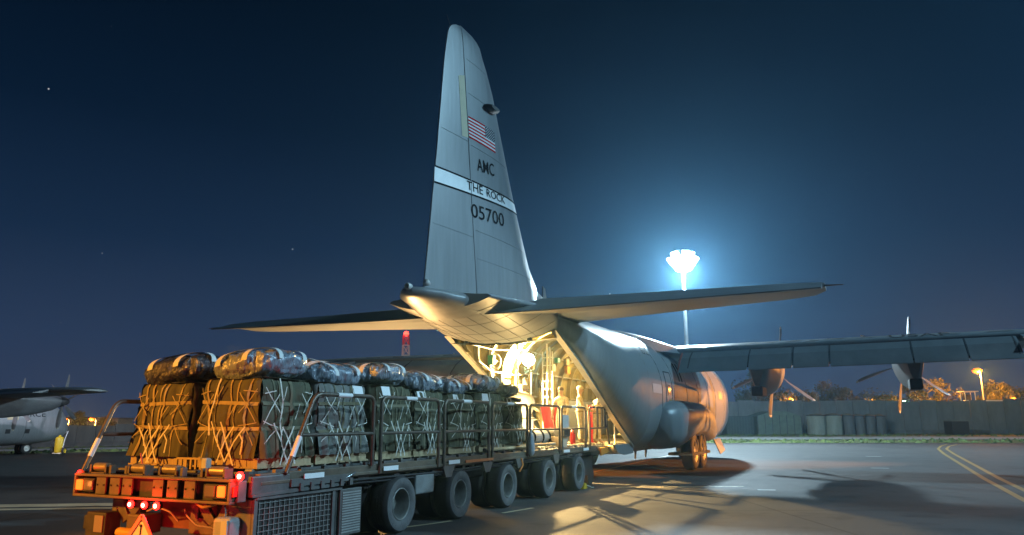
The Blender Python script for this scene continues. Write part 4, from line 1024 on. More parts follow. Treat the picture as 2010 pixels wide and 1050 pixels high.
# wheels
TYP = [(.255, .30), (.30, .335), (.36, .345), (.42, .33), (.455, .29), (.465, .24), (.465, .06), (.455, .01), (.42, -.03), (.3, -.045), (.255, -.01)]
mb = MB(); mb.lathe(TYP[:4], (0, 0, 0), (1, 0, 0), 40)
mbT = MB(); mbT.lathe(TYP[3:], (0, 0, 0), (1, 0, 0), 40)
for g in (.10, .15, .20): mbT.lathe([(.4665, g - .008), (.452, g), (.4665, g + .008)], (0, 0, 0), (1, 0, 0), 40)
RIMP = [(.262, .31), (.25, .325), (.235, .31), (.225, .22), (.19, .10), (.185, .06), (.12, .055), (.115, .13), (.085, .15), (0, .15)]
first = {}
def put_wheel(x, y, sg, outer):
    def inst(key, make):
        if key not in first: first[key] = make(); return first[key]
        q = first[key].copy(); col.objects.link(q); return q
    root = inst("tread", lambda: mbT.build("wheel", RUB, None))
    root.parent = ld; root.location = Vector((x, y, .465)) - ld.location; root.rotation_euler = (0, 0, 0 if sg > 0 else math.pi)
    o = inst("side", lambda: mb.build("sidewall", RUBW, None)); o.parent = root
    if outer:
        def mk():
            m_ = MB(); m_.lathe(RIMP, (0, 0, 0), (1, 0, 0), 32); return m_.build("rim", RIMM, None)
        o = inst("rim", mk); o.parent = root
        def mk2():
            m_ = MB()
            for k in range(10):
                a = k * math.pi / 5; c = Vector((0, .155 * math.cos(a), .155 * math.sin(a))); m_.cyl(c + Vector((.05, 0, 0)), c + Vector((.105, 0, 0)), .018, 6)
            return m_.build("wheel_nut", LOADG, None)
        o = inst("nuts", mk2); o.parent = root
mbS = mb
mb = mbS
for y in (-2.65, -.62, 1.52, 3.85, 5.98):
    for sg in (1, -1):
        put_wheel(CXL + sg * 1.165, y, sg, True); put_wheel(CXL + sg * .74, y, sg, False)
    m_ = MB(); m_.cyl((CXL - 1.1, y, .465), (CXL + 1.1, y, .465), .09, 10); m_.box((CXL, y, .6), (.5, .35, .3)); m_.build("axle", LOADD, ld)
# side boxes, fenders, undercarriage clutter
mb = MB(); mb.box((1.30, -1.86, .74), (.22, .62, .34)); mb.build("tool_box", M("tool_box_grey", (.17, .19, .19), .5, 0, .2, 5), ld, bevel=.03)
r_l = random.Random(12)
for k in range(24):
    y = -4.1 + k * .47; mb = MB(); d = (r_l.uniform(.06, .2), r_l.uniform(.1, .4), r_l.uniform(.06, .16)); mb.box((1.22 + r_l.uniform(-.08, .1), y, .955 - r_l.uniform(0, .07)), d); mb.build("bracket", r_l.choice((LOADG, LOADD, LOADER)), ld, bevel=.01)
for y in (-1.1, .5, 2.1, 4.3):
    mb = MB(); mb.prism([(1.40, y - .22, 1.0), (1.40, y + .22, 1.0), (1.40, y + .1, .80), (1.40, y - .1, .80)], (.05, 0, 0)); mb.build("gusset", LOADG, ld)
mb = MB()
for z, x in ((.93, 1.38), (.88, 1.34)): mb.tube([(x, -4.0, z), (x + .03, -1, z - .03), (x, 2, z + .01), (x, 6, z)], .02, 6)
mb.build("hydraulic_hose", RUB, ld)
mb = MB(); mb.tube([(1.47, 2.12, 1.0), (1.49, 2.16, .86), (1.46, 2.05, .72)], .02, 6); mb.build("orange_strap", M("orange_strap", (.7, .22, .03), .6), ld)
# side grille housing at the rear
GX = 1.44
mb = MB(); mb.box((GX - .22, -5.17, .47), (.40, 1.76, .74)); gr = mb.build("grille_housing", LOADG, ld, bevel=.02)
mb = MB(); mb.box((GX - .02, -5.17, .49), (.012, 1.6, .60)); mb.build("grille_screen", LOADD, gr)
mb = MB()
for k in range(16): mb.bar((GX, -5.95 + k * .092, .2), (GX, -5.95 + k * .092, .80), .012, .012)
for k in range(9): mb.bar((GX + .004, -5.97, .22 + k * .07), (GX + .004, -4.52, .22 + k * .07), .010, .010)
mb.build("grille_mesh", M("mesh_grey", (.22, .22, .21), .5, .3, .2, 8), gr)
mb = MB()
for a, b_ in (((-6.03, .14), (-6.03, .84)), ((-4.47, .14), (-4.47, .84)), ((-6.03, .84), (-4.3, .84))): mb.bar((GX + .005, a[0], a[1]), (GX + .005, b_[0], b_[1]), .06, .03)
mb.build("grille_frame", LOADG, gr)
mb = MB(); mb.box((GX + .01, -4.08, .50), (.05, .52, .66)); vg = mb.build("vent_panel", LOADG, ld, bevel=.01)
mb = MB()
for k in range(16): mb.box((GX + .042, -4.08, .22 + k * .037), (.012, .44, .018))
mb.build("louvre", M("louvre_grey", (.32, .34, .33), .45, .2, .15, 8), vg)
mb = MB(); mb.prism([(GX - .35, -6.1, .90), (GX + .02, -6.1, .86), (GX + .02, -4.3, .88), (GX - .1, -3.85, .98), (GX - .35, -3.85, 1.0)], (0, 0, .03)); mb.build("fender_plate", LOADG, ld)
mb = MB(); mb.tube([(GX - .05, -4.35, .94), (GX + .03, -4.15, 1.0), (GX, -3.95, 1.05)], .015, 6); mb.build("chrome_pipe", M("chrome", (.6, .62, .62), .15, .9), ld)
mb = MB(); mb.box((GX - .12, -5.75, 1.0), (.24, .7, .24)); mb.build("corner_box", LOADG, ld, bevel=.02)
mb = MB(); mb.box((GX + .01, -4.75, .99), (.03, 1.3, .10))
for k in range(6): mb.box((GX + .02, -5.2 + k * .22, .93), (.05, .07, .1))
mb.build("stake_pocket", LOADG, ld)
# rear beam
RY = -6.35
RL, RRr = -1.50, 1.38; BC = (RL + RRr) / 2; BW = RRr - RL
mb = MB(); mb.box((BC, RY + .12, .95), (BW, .10, .24)); rb = mb.build("rear_beam", LOADD, ld)
mb = MB()
for z in (1.085, .815): mb.box((BC, RY, z), (BW, .12, .035))
for x in (RL + .02, RRr - .02): mb.box((x, RY, .95), (.04, .12, .235))
mb.build("beam_frame", LOADER, rb, bevel=.008)
def bx(px): return RL + (px - 146) / 310 * BW
for px in (200, 229, 255, 317, 345, 378):
    mb = MB(); mb.box((bx(px), RY - .005, .95), (.19, .03, .23)); pl = mb.build("bolt_plate", LOADER, rb, bevel=.006)
    for s_ in (-.065, .065):
        mb = MB(); mb.cyl((bx(px) + s_, RY - .035, .96), (bx(px) + s_, RY - .015, .96), .012, 8); mb.build("bolt", DARK, rb)
AMB = emis("tail_lamp_amber", (1.0, .075, .006), 5.0); REDL = emis("red_lamp_lens", (1.0, .006, .004), 20)
for px, sd in ((158, 1), (436, -1)):
    x = bx(px)
    mb = MB(); mb.box((x + sd * .08, RY + .0, .95), (.36, .05, .17)); th_ = mb.build("tail_lamp", DARK, rb)
    mb = MB(); mb.box((x - sd * .02, RY - .035, .95), (.115, .04, .135)); mb.build("lamp_lens", AMB, th_, bevel=.015)
    mb = MB(); mb.box((x + sd * .17, RY - .033, .95), (.17, .03, .14)); mb.build("reversing_lens", M("clear_lens", (.16, .14, .12), .2), th_, bevel=.012)
    lamp("tail_lamp_glow", (x, RY - .22, .95), 1.2, (1, .25, .05), .04)
for px in (270, 297, 321):
    x = bx(px)
    mb = MB(); mb.cyl((x, RY + .02, .735), (x, RY - .04, .735), .045, 14); th_ = mb.build("marker_lamp", DARK, rb)
    mb = MB(); mb.sphere((x, RY - .045, .735), (.050, .035, .050), 12, 8); ln = mb.build("lens", REDL, th_)
    mb = MB(); mb.sphere((x + .006, RY - .070, .735), (.028, .016, .028), 10, 6); mb.build("bulb", M("lamp_bulb", (.3, .2, .15), .5, emit=((1, .50, .30), 9)), th_)
    lamp("marker_lamp_glow", (x, RY - .22, .735), 11, (1, .012, .012), .03)
mb = MB(); mb.box((1.40, -6.22, 1.13), (.06, .12, .10)); th_ = mb.build("side_marker_lamp", DARK, ld)
mb = MB(); mb.sphere((1.43, -6.31, 1.135), (.055, .045, .058), 12, 8); mb.build("lens", REDL, th_)
mb = MB(); mb.sphere((1.45, -6.345, 1.137), (.03, .018, .03), 10, 6); mb.build("bulb", M("lamp_bulb", (.3, .2, .15), .5, emit=((1, .50, .30), 9)), th_)
lamp("side_marker_glow", (1.58, -6.50, 1.17), 24, (1, .03, .02), .03)
mb = MB(); mb.box((-1.55, -6.2, 1.09), (.06, .1, .1)); th_ = mb.build("side_marker_lamp", DARK, ld)
mb = MB(); mb.sphere((-1.60, -6.26, 1.09), (.035, .035, .045), 12, 8); mb.build("lens", REDL, th_)
lamp("side_marker_glow", (-1.66, -6.46, 1.09), 5, (1, .03, .02), .03)
mb = MB(); mb.box((1.36, RY + .1, .95), (.14, .14, .26)); mb.build("corner_post", LOADG, rb, bevel=.01)
mb = MB(); mb.box((1.40, RY + .0, .95), (.03, .06, .12)); mb.build("red_reflector", M("red_reflector", (.5, .02, .02), .3), rb)
# rear rollers and stops
for px in (183, 264, 327, 417):
    x = bx(px); mb = MB(); mb.cyl((x - .12, RY + .10, 1.185), (x + .12, RY + .10, 1.185), .058, 16); ro = mb.build("end_roller", M("roller_steel", (.34, .28, .18), .35, .5, .2, 10), rb)
    mb = MB()
    for s_ in (-.15, .15): mb.box((x + s_, RY + .1, 1.16), (.03, .14, .12))
    mb.box((x, RY + .1, 1.108), (.34, .14, .02)); mb.build("roller_bracket", LOADER, ro)
for px in (208, 241, 353, 391):
    mb = MB(); mb.box((bx(px), RY + .08, 1.16), (.045, .08, .11)); mb.build("deck_stop", LOADER, rb, bevel=.005)
mb = MB(); mb.box((BC, RY + .35, 1.10), (BW - .1, .3, .05)); mb.build("deck_lip", LOADD, rb)
# slatted step on the deck edge
x0, x1 = bx(297), bx(345)
mb = MB()
for k in range(6): mb.bar((x0 + (x1 - x0) * k / 5, RY + .42, 1.17), (x0 + (x1 - x0) * k / 5, RY + .42, 1.31), .022, .03)
mb.bar((x0, RY + .42, 1.31), (x1, RY + .42, 1.31), .03, .025); mb.build("deck_grating", M("grating_yellow", (.42, .30, .10), .5, 0, .2, 6), ld)
mb = MB(); mb.box((x1 + .07, RY + .45, 1.24), (.10, .10, .16)); mb.build("junction_box", M("light_grey_paint", (.5, .5, .47), .5, 0, .1, 6), ld, bevel=.02)
mb = MB(); mb.tube([(bx(217), RY + .5, 1.16), (bx(209), RY + .5, 1.36)], .012, 6); mb.build("marker_whip", M("whip_red", (.5, .06, .03), .5), ld)
# lower rear structure
def pz(px, py, y=-6.05):  # point on the rear structure plane
    return None
for x, yb, zb in ((-1.22, -5.9, .30), (-.92, -5.7, .3)):
    mb = MB(); mb.bar((x, yb, .3), (x, yb, .84), .09, .09, (0, 1, 0)); mb.build("support_post", LOADER, ld)
for a, b_ in (((-1.16, -5.95, .80), (-.94, -5.95, .45)), ((-.62, -5.95, .80), (-.85, -5.95, .55)), ((.95, -5.95, .80), (.80, -5.95, .50)), ((.42, -5.9, .72), (.62, -5.9, .48)), ((.30, -5.9, .74), (.30, -5.9, .50))):
    mb = MB(); mb.bar(a, b_, .14, .05, (0, 1, 0)); mb.build("diagonal_brace", LOADER, ld, bevel=.008)
mb = MB(); mb.box((-.72, -5.85, .42), (.36, .3, .26)); mb.build("hydraulic_tank", LOADER, ld, bevel=.03)
mb = MB(); mb.box((.1, -5.6, .60), (1.5, .1, .5)); mb.build("rear_panel", M("rear_panel_red", (.16, .05, .035), .6, 0, .3, 5), ld)
mb = MB(); mb.box((.55, -5.8, .44), (.70, .24, .22)); mb.cyl((.9, -5.95, .40), (.9, -5.7, .40), .16, 20); mb.build("winch_housing", LOADER, ld, bevel=.02)
mb = MB(); mb.lathe([(.03, 0), (.10, .01), (.13, .05), (.13, .07)], (.9, -5.97, .40), (0, 1, 0), 20); mb.build("winch_hub", LOADG, ld)
mb = MB(); mb.cyl((-1.0, -6.0, .30), (-.45, -6.0, .30), .065, 14); mb.sphere((-1.0, -6.0, .30), .065, 12, 8); mb.build("tow_bar", M("dull_yellow", (.5, .33, .05), .5, 0, .2, 6), ld)
mb = MB(); mb.box((-1.28, -6.05, .40), (.40, .26, .34)); mb.box((-1.52, -6.05, .42), (.10, .2, .2)); cb = mb.build("control_box", LOADD, ld, bevel=.02)
mb = MB(); mb.box((-1.20, -6.19, .42), (.17, .012, .22)); mb.build("data_plate", M("plate_pink_white", (.26, .21, .20), .6), cb)
mb = MB(); mb.box((.2, -6.1, .28), (1.2, .05, .05)); mb.build("bumper_strip", M("red_strip", (.5, .04, .05), .4), ld)
mb = MB(); mb.box((1.10, -6.12, .40), (.30, .24, .44)); jc = mb.build("battery_case", M("canister_grey", (.34, .37, .38), .5, 0, .12, 5), ld, bevel=.05)
mb = MB(); mb.box((1.17, -6.25, .40), (.10, .02, .38)); mb.build("case_rib", M("case_light", (.5, .54, .56), .5), jc)
mb = MB()
for pts in (((.2, -6.0, .66), (.35, -6.1, .60), (.55, -6.1, .48), (.78, -6.05, .46), (.86, -6.0, .36)), ((-.5, -6.0, .6), (-.2, -6.1, .68), (0, -6.05, .62), (.1, -6.0, .5)), ((1.0, -6.1, .78), (1.08, -6.15, .66), (1.02, -6.12, .55))): mb.tube(bent(pts, .05), .013, 6)
mb.build("air_hose", M("hose_grey", (.3, .25, .22), .6), ld)
mb = MB(); mb.tube(bent([(.72, -6.3, .79), (.9, -6.35, .74), (1.0, -6.3, .77), (1.1, -6.3, .82)], .05), .022, 6); mb.build("coiled_cable", M("cable_orange", (.4, .16, .05), .6), ld)
# slow vehicle triangle
TRI = M("triangle_orange", (.86, .80, .74), .5, 0, .1, 5)
mb = MB(); mb.prism([(-.36, -6.5, .14), (.40, -6.5, .14), (.06, -6.5, .60), (-.02, -6.5, .60)], (0, .015, 0)); tr = mb.build("warning_triangle", TRI, ld)
mb = MB()
for a, b_ in (((-.37, .14), (.02, .625)), ((.41, .14), (.02, .625))): mb.bar((a[0], -6.51, a[1]), (b_[0], -6.51, b_[1]), .05, .012, (0, 1, 0))
mb.build("triangle_border", M("triangle_red", (.80, .30, .25), .4), tr)
mb = MB(); mb.bar((.0, -6.507, .20), (.015, -6.507, .50), .012, .01, (0, 1, 0)); mb.cyl((.012, -6.52, .50), (.012, -6.50, .50), .016, 8); mb.cyl((.02, -6.52, .56), (.02, -6.50, .56), .012, 8); mb.build("triangle_stem", DARK, tr)
# front: console, beacon, orange guard
mb = MB(); mb.box((1.22, 5.45, 1.80), (.08, .55, .36)); cn = mb.build("control_console", M("console_grey", (.42, .42, .40), .5, 0, .1, 5), ld, bevel=.015)
mb = MB(); mb.box((1.15, 5.5, 1.52), (.30, .46, .22)); mb.build("console_base", DARK, cn, bevel=.03)
mb = MB(); mb.prism([(1.2, 5.2, 1.42), (1.2, 5.8, 1.42), (1.2, 5.7, 1.14), (1.2, 5.35, 1.14)], (-.3, 0, 0)); mb.build("console_foot", M("console_foot", (.45, .36, .26), .6), cn)
mb = MB(); mb.lathe([(.03, 0), (.055, .01), (.05, .08), (.02, .1), (0, .1)], (1.28, 9.1, 1.0), (0, 0, 1), 14); mb.build("beacon", emis("beacon_amber", (1, .45, .06), 30), ld)
lamp("beacon_glow", (1.42, 9.05, 1.12), 14, (1, .42, .06), .04)
mb = MB(); mb.prism([(1.30, 8.15, .82), (1.30, 9.0, .92), (1.30, 8.9, 1.06), (1.30, 8.15, 1.06)], (.05, 0, 0)); mb.build("front_guard", M("guard_orange", (.85, .33, .03), .5), ld)
mb = MB(); mb.box((CXL, 8.0, .95), (2.6, 1.0, .20)); mb.build("front_platform", LOADD, ld)
mb = MB(); mb.box((CXL + .9, 7.6, .55), (.5, .9, .5)); mb.cyl((CXL + .7, 8.0, .28), (CXL + 1.1, 8.0, .28), .28, 18); mb.build("front_bogie", LOADD, ld)

# ================================================================== CARGO BUNDLES
def canvas_pt(face, u, v, c, hx, hy, z0, z1, sd, flare, off=0.0, nz=1.0):
    """face 0:-Y 1:+X 2:+Y 3:-X ; u along, v up"""
    a = (u - .5) * 2
    k = 1 + flare * (1 - v) ** 2 - 0.035 * v
    bulge = .03 * (1 - a * a) * math.sin(math.pi * min(1, v + .05))
    sk = max(0.0, .40 - v) / .40
    d = noise.noise(Vector((a * 3.2 + sd * 7, v * 1.6 + face * 5, sd))) * .045 + noise.noise(Vector((a * 7 + v * 2.2 + sd * 3, v * 2.4, face * 3 + sd))) * .035 + (noise.noise(Vector((a * 6.5 + sd * 11, v * .5, face + sd))) * .10 + .02) * sk
    d -= .05 * max(0.0, (v - .90) / .10) ** 2 + .035 * math.exp(-((v - .37) / .05) ** 2) + .03 * math.exp(-((v - .70) / .05) ** 2)
    d *= nz
    rnd_ = 1 - .07 * abs(a) ** 8
    h_ = off + bulge + d
    z = z0 + (z1 - z0) * v
    if face == 0: return Vector((c.x + a * hx * k * rnd_, c.y - hy * k * (1 - .05 * abs(a) ** 6) - h_, z))
    if face == 1: return Vector((c.x + hx * k * (1 - .05 * abs(a) ** 6) + h_, c.y + a * hy * k * rnd_, z))
    if face == 2: return Vector((c.x - a * hx * k * rnd_, c.y + hy * k * (1 - .05 * abs(a) ** 6) + h_, z))
    return Vector((c.x - hx * k * (1 - .05 * abs(a) ** 6) - h_, c.y - a * hy * k * rnd_, z))
BUN = []
def bundle(cx, cyy, wd, ln, z1, pk, sd, label, mat=CANVAS, flare=.05, tagp=None, faces=(0, 1), packtilt=0.0, packm=None):
    packm = packm or SILVER
    c = Vector((cx, cyy, 0)); root = thing("cargo_bundle", label, "cargo bundle", (cx, cyy, 1.18), "airdrop bundles on the loader deck")
    hx, hy = wd / 2, ln / 2; z0, zb = 1.31, 1.185
    mb = MB()
    for k in range(6): mb.box((cx - hx + wd * (k + .5) / 6, cyy, (zb + z0) / 2 + .0), (wd / 6 - .012, ln * .98, z0 - zb - .02))
    mb.box((cx, cyy, z0 - .005), (wd * 1.01, ln, .025)); mb.box((cx, cyy, zb + .004), (wd * 1.03, ln * 1.02, .022)); mb.build("skid_board", CARD, root)
    mb = MB(); nu, nv = 30, 22
    for f in range(4): mb.grid(lambda u, v: canvas_pt(f, u, v, c, hx, hy, z0, z1, sd, flare), nu, nv)
    mb.grid(lambda u, v: Vector((cx + (u - .5) * wd * .97, cyy + (v - .5) * ln * .97, z1 + .03 * noise.noise(Vector((u * 4, v * 4, sd))) + .05 * math.sin(u * math.pi) * math.sin(v * math.pi))), 10, 10)
    mb.build("canvas_cover", mat, root)
    rr_ = random.Random(int(sd * 100))
    def ribbon(name, f, pts, wdt, m_, off=.016, n=8):
        nz = 1.0 if name in ("webbing_strap", "webbing_band") else .25
        if nz < 1: off += .022
        if f == 1 and m_ is WEB: m_ = WEBD  # straps on the right side take the shaded copy
        mb = MB(); L = []
        for (u0, v0), (u1, v1) in zip(pts, pts[1:]):
            for k in range(n + 1):
                t_ = k / n; L.append((u0 + (u1 - u0) * t_, v0 + (v1 - v0) * t_))
        V_ = []
        W, H = (wd if f in (0, 2) else ln), z1 - z0
        for i, (u, v) in enumerate(L):
            a = L[max(0, i - 1)]; b_ = L[min(len(L) - 1, i + 1)]; du, dv = (b_[0] - a[0]) * W, (b_[1] - a[1]) * H; q = math.hypot(du, dv) or 1
            nu_, nv_ = -dv / q * wdt / 2 / W, du / q * wdt / 2 / H
            o1 = canvas_pt(f, u + nu_, v + nv_, c, hx, hy, z0, z1, sd, flare, off, nz); o2 = canvas_pt(f, u - nu_, v - nv_, c, hx, hy, z0, z1, sd, flare, off, nz)
            V_ += [o1, o2]
        mb.add(V_, [(2 * i, 2 * i + 1, 2 * i + 3, 2 * i + 2) for i in range(len(L) - 1)], True)
        return mb.build(name, m_, root)
    for f in faces:
        us = [.22 + rr_.uniform(-.05, .05), .38 + rr_.uniform(-.05, .04), .48, .58 + rr_.uniform(-.04, .05), .78 + rr_.uniform(-.05, .05)]
        for u in us: ribbon("webbing_strap", f, [(u, .0), (u + rr_.uniform(-.05, .05), .5), (u + rr_.uniform(-.10, .10), .99)], .030, WEB)
        for v in (.36 + rr_.uniform(-.03, .03), .70 + rr_.uniform(-.04, .04)): ribbon("webbing_band", f, [(.01, v + rr_.uniform(-.03, .03)), (.99, v + rr_.uniform(-.03, .03))], .05, WEB, .02)
        for a, b_ in (((.03, .88), (.30, .55)), ((.02, .42), (.28, .80)), ((.01, .80), (.22, .84)), ((.0, .46), (.26, .38)), ((.99, .82), (.76, .84)), ((1.0, .44), (.72, .40)), ((.30, .62), (.42, .9)), ((.55, .48), (.66, .68)), ((.98, .86), (.72, .56)), ((.97, .45), (.70, .82)), ((.04, .18), (.24, .36)), ((.95, .16), (.80, .40))):
            ribbon("side_lacing", f, [a, (a[0] * .5 + b_[0] * .5 + rr_.uniform(-.02, .02), (a[1] + b_[1]) / 2), b_], .014, CORD if f == 1 else WEB, .024, 4)
        ctr = rr_.uniform(.42, .58)
        for a, b_ in ((-.26, .02), (-.10, .13), (.10, -.13), (.26, -.02)):
            ribbon("lashing_cord", f, [(ctr + a, .42 + rr_.uniform(-.04, .04)), (ctr + (a + b_) / 2 + rr_.uniform(-.01, .01), .2), (ctr + b_, -.085)], .022, CORD, .034, 5)
        ribbon("lashing_cord", f, [(ctr - .10, .36), (ctr - .13, .28), (ctr - .11, .14)], .018, CORD, .036, 4); ribbon("lashing_cord", f, [(ctr + .2, .3), (ctr + .25, .22), (ctr + .23, .05)], .018, CORD, .036, 4)
        if rr_.random() < .7: ribbon("hanging_cord", f, [(.30 + rr_.uniform(-.1, .3), 1.0), (.32, .7), (.27, .45), (.31, .28)], .024, CORD, .045, 4)
    if tagp:
        f, u, v = tagp
        P = [canvas_pt(f, u + a * .11, v + b_ * .07, c, hx, hy, z0, z1, sd, flare, .03) for a, b_ in ((-1, -1), (1, -1), (1, 1), (-1, 1))]
        mb = MB(); mb.add(P, [(0, 1, 2, 3)]); mb.build("paper_tag", PAPER, root)
    # parachute pack on top
    px_, py_, ph, ox, oy = pk; ph *= 1.1; pc = Vector((cx + ox, cyy + oy, z1 + ph * .40))
    def packp(u, v, off=0.0):
        th = 2 * math.pi * u; ph_ = math.pi * (v - .5); ct, stt = math.cos(th), math.sin(th); cp, sp_ = math.cos(ph_), math.sin(ph_)
        e1, e2 = .6, .62
        f = lambda w_, e: math.copysign(abs(w_) ** e, w_)
        q = Vector((px_ * f(cp, e1) * f(ct, e2), py_ * f(cp, e1) * f(stt, e2), ph * .5 * f(sp_, .8)))
        wr = -abs(noise.noise(Vector((q.x * 5, q.y * 5 + sd * 4, q.z * 3 + sd)))) * .10 - abs(noise.noise(Vector((q.x * 11, q.y * 11, q.z * 5 + sd * 2)))) * .06 - abs(noise.noise(Vector((q.x * 19, q.y * 19, q.z * 9 + sd)))) * .035 + .09 * noise.noise(Vector((q.x * 1.8, q.y * 1.8, sd))) + .03
        q += q.normalized() * (wr + off); q.z += packtilt * q.x
        if q.z < 0: q.x *= 1 + .35 * q.z; q.y *= 1 + .35 * q.z
        return pc + q
    mb = MB(); mb.grid(packp, 110, 44); pk_o = mb.build("parachute_pack", packm, root)
    for kx in (-.42, .40):
        mb = MB(); V_ = []
        for i in range(22):
            a = math.pi * (i / 21); y = -math.cos(a); 
            zz = math.sin(a)
            for w_ in (-.05, .05):
                x = kx * px_ + w_
                # project the loop on to the pack by ray marching outwards
                d = Vector((0, y * py_ * 1.0, zz * ph * .5)); best = Vector((pc.x + x, pc.y + d.y * 1.03, pc.z + d.z * 1.06 + packtilt * x - .02))
                yy = min(1, abs(y)); s_ = (1 - yy ** 3.0) ** (1 / 2.4) if yy < 1 else 0
                wr = .06 * noise.noise(Vector((x * 1.8, d.y * 1.8, sd)))
                best.z = pc.z + ph * .5 * s_ + packtilt * x + .03 + wr
                best.y = pc.y + d.y * 1.04
                V_.append(best)
        mb.add(V_, [(2 * i, 2 * i + 1, 2 * i + 3, 2 * i + 2) for i in range(21)], True); mb.build("tie_strap", TIE, pk_o)
    for f_ in (-1, 1):
        mb = MB(); V_ = []
        for i in range(22):
            a = math.pi * (i / 21); x = -math.cos(a); s_ = (max(0, 1 - abs(x) ** 3.0)) ** (1 / 2.4)
            for w_ in (-.042, .042):
                y = f_ * py_ * .45 + w_; X_ = x * px_ * 1.04
                V_.append(Vector((pc.x + X_, pc.y + y, pc.z + ph * .5 * s_ + packtilt * X_ + .03 + .05 * noise.noise(Vector((X_ * 1.6, y * 1.6, sd))))))
        mb.add(V_, [(2 * i, 2 * i + 1, 2 * i + 3, 2 * i + 2) for i in range(21)], True); mb.build("tie_strap", TIE, pk_o)
    BUN.append(root)
RXC = .46
W_, Lb = 1.17, 1.12
bundle(RXC, -5.06, W_, 1.12, 2.40, (.60, .56, .40, .0, 0.0), 1.3, "rearmost bundle of the right row, nearest the red side lamp, silver dark pack on top", tagp=None, flare=.05, packtilt=.10)
specs = [(-3.75, 1.30, 2.40, .36, 2.1, CANVASG, "grey canvas bundle second from the rear in the right row"), (-2.32, 1.14, 2.42, .38, 3.7, CANVAS, "third bundle from the rear of the right row, white tags under a dark pack"),
         (-1.12, 1.12, 2.38, .34, 4.9, CANVAS, "fourth bundle of the right row, pack sagging over its side"), (.12, 1.14, 2.36, .34, 5.2, CANVAS, "fifth bundle of the right row, behind the middle rail panel"),
         (1.42, 1.16, 2.42, .40, 6.6, CANVAS, "sixth bundle of the right row with the tall rounded pack"), (2.72, 1.14, 2.36, .30, 7.4, CANVAS, "front bundle of the right row beside the lit cargo bay")]
for y, ln, z1, ph, sd, m_, lb in specs:
    bundle(RXC + .02 * math.sin(sd * 5), y, W_, ln, z1, (.60, ln * .47, ph, .04 * math.sin(sd * 3), .02), sd, lb, m_, .04, (1, .22 if sd > 3 else .80, .91), (1,) if sd > 2 else (0, 1), .10 * math.sin(sd * 2))
LXC = -.86
bundle(LXC - .02, -5.02, 1.16, 1.12, 2.36, (.64, .58, .40, .0, -.02), 8.2, "rearmost bundle of the left row, leaning canvas under a dark crinkled pack", flare=.13, faces=(0, 3), packtilt=.14, packm=PLASTIC)
for y, sd, lb in ((-3.75, 9.1, "second bundle of the left row, only its dark pack showing between the rear bundles"), (-2.4, 10.4, "third bundle of the left row, hidden behind the grey canvas bundle"), (-1.1, 11.8, "fourth bundle of the left row, behind the sagging pack"),
                  (1.5, 13.6, "front bundle of the left row, dark pack toward the lit bay")):
    bundle(LXC, y, 1.16, 1.16, 2.40, (.60, .56, .40, .02, .02), sd, lb, faces=(), packm=PLASTIC)
# the white wrapped bundle already at the ramp
root = thing("wrapped_bundle", "white wrapped bundle at the ramp, glaring under the bay floodlight", "bundle", (-.15, 5.4, 1.16))
mb = MB()
def wb(u, v):
    th = 2 * math.pi * u; w_ = (.42 if v < .55 else .34 + .12 * math.sin((v - .55) / .45 * math.pi)) * (1 if v < .97 else .6); f = lambda q, e: math.copysign(abs(q) ** e, q)
    k = 1 + .06 * noise.noise(Vector((math.cos(th) * 3, math.sin(th) * 3, v * 5)))
    return Vector((-.15 + w_ * k * f(math.cos(th), .6), 5.4 + w_ * k * f(math.sin(th), .6), 1.18 + 1.42 * v))
mb.grid(wb, 28, 20); mb.add([wb(i / 28, 1.0) for i in range(28)], [tuple(range(28))]); mb.build("wrapping", M("white_wrap", (.72, .71, .66), .7, 0, .1, 8, .3, 12), root)
for v in (.25, .5, .72):
    mb = MB(); mb.tube([wb(i / 28, v) + (wb(i / 28, v) - Vector((-.15, 5.4, wb(i / 28, v).z))).normalized() * .015 for i in range(29)], .018, 5, False); mb.build("rope", WEB, root)
# white roll with dark straps
root = thing("cargo_roll", "white cylindrical roll with black bands lying on the loader deck", "roll", (.75, 5.0, 1.18))
mb = MB(); mb.cyl((.72, 3.75, 1.42), (.72, 6.0, 1.42), .20, 20); mb.build("roll_body", M("roll_white", (.62, .6, .54), .6, 0, .1, 5), root)
for y in (4.2, 4.75, 5.2, 5.75):
    mb = MB(); mb.lathe([(.205, -.05), (.212, -.05), (.212, .05), (.205, .05)], (.72, y, 1.42), (0, 1, .25), 20); mb.build("band", BLACKP, root)
mb = MB()
for y in (4.0, 5.8): mb.box((.72, y, 1.20), (.5, .12, .06))
mb.build("cradle", CARD, root)
# timber poles on the deck
for i, (a, b_, lb) in enumerate((((1.12, 2.7, 1.24), (1.05, 5.2, 1.24), "long pale timber pole lying along the deck edge under the front rail"), ((.95, 3.4, 1.62), (1.0, 3.95, 1.22), "short pale timber leaning by the front bundle"), ((1.22, .8, 1.22), (1.2, 3.0, 1.22), "timber pole on the deck edge beside the sixth bundle"))):
    m0 = (Vector(a) + Vector(b_)) / 2; root = thing("timber_pole", lb, "pole", (m0.x, m0.y, 1.18)); mb = MB(); mb.tube([a, b_], .035, 8); mb.build("shaft", M("timber", (.5, .38, .22), .7, 0, .25, 6), root)
    mb = MB(); v_ = (Vector(b_) - Vector(a)).normalized(); mb.cyl(Vector(a) - v_ * .02, Vector(a) + v_ * .05, .04, 8); mb.build("end_cap", DARK, root)
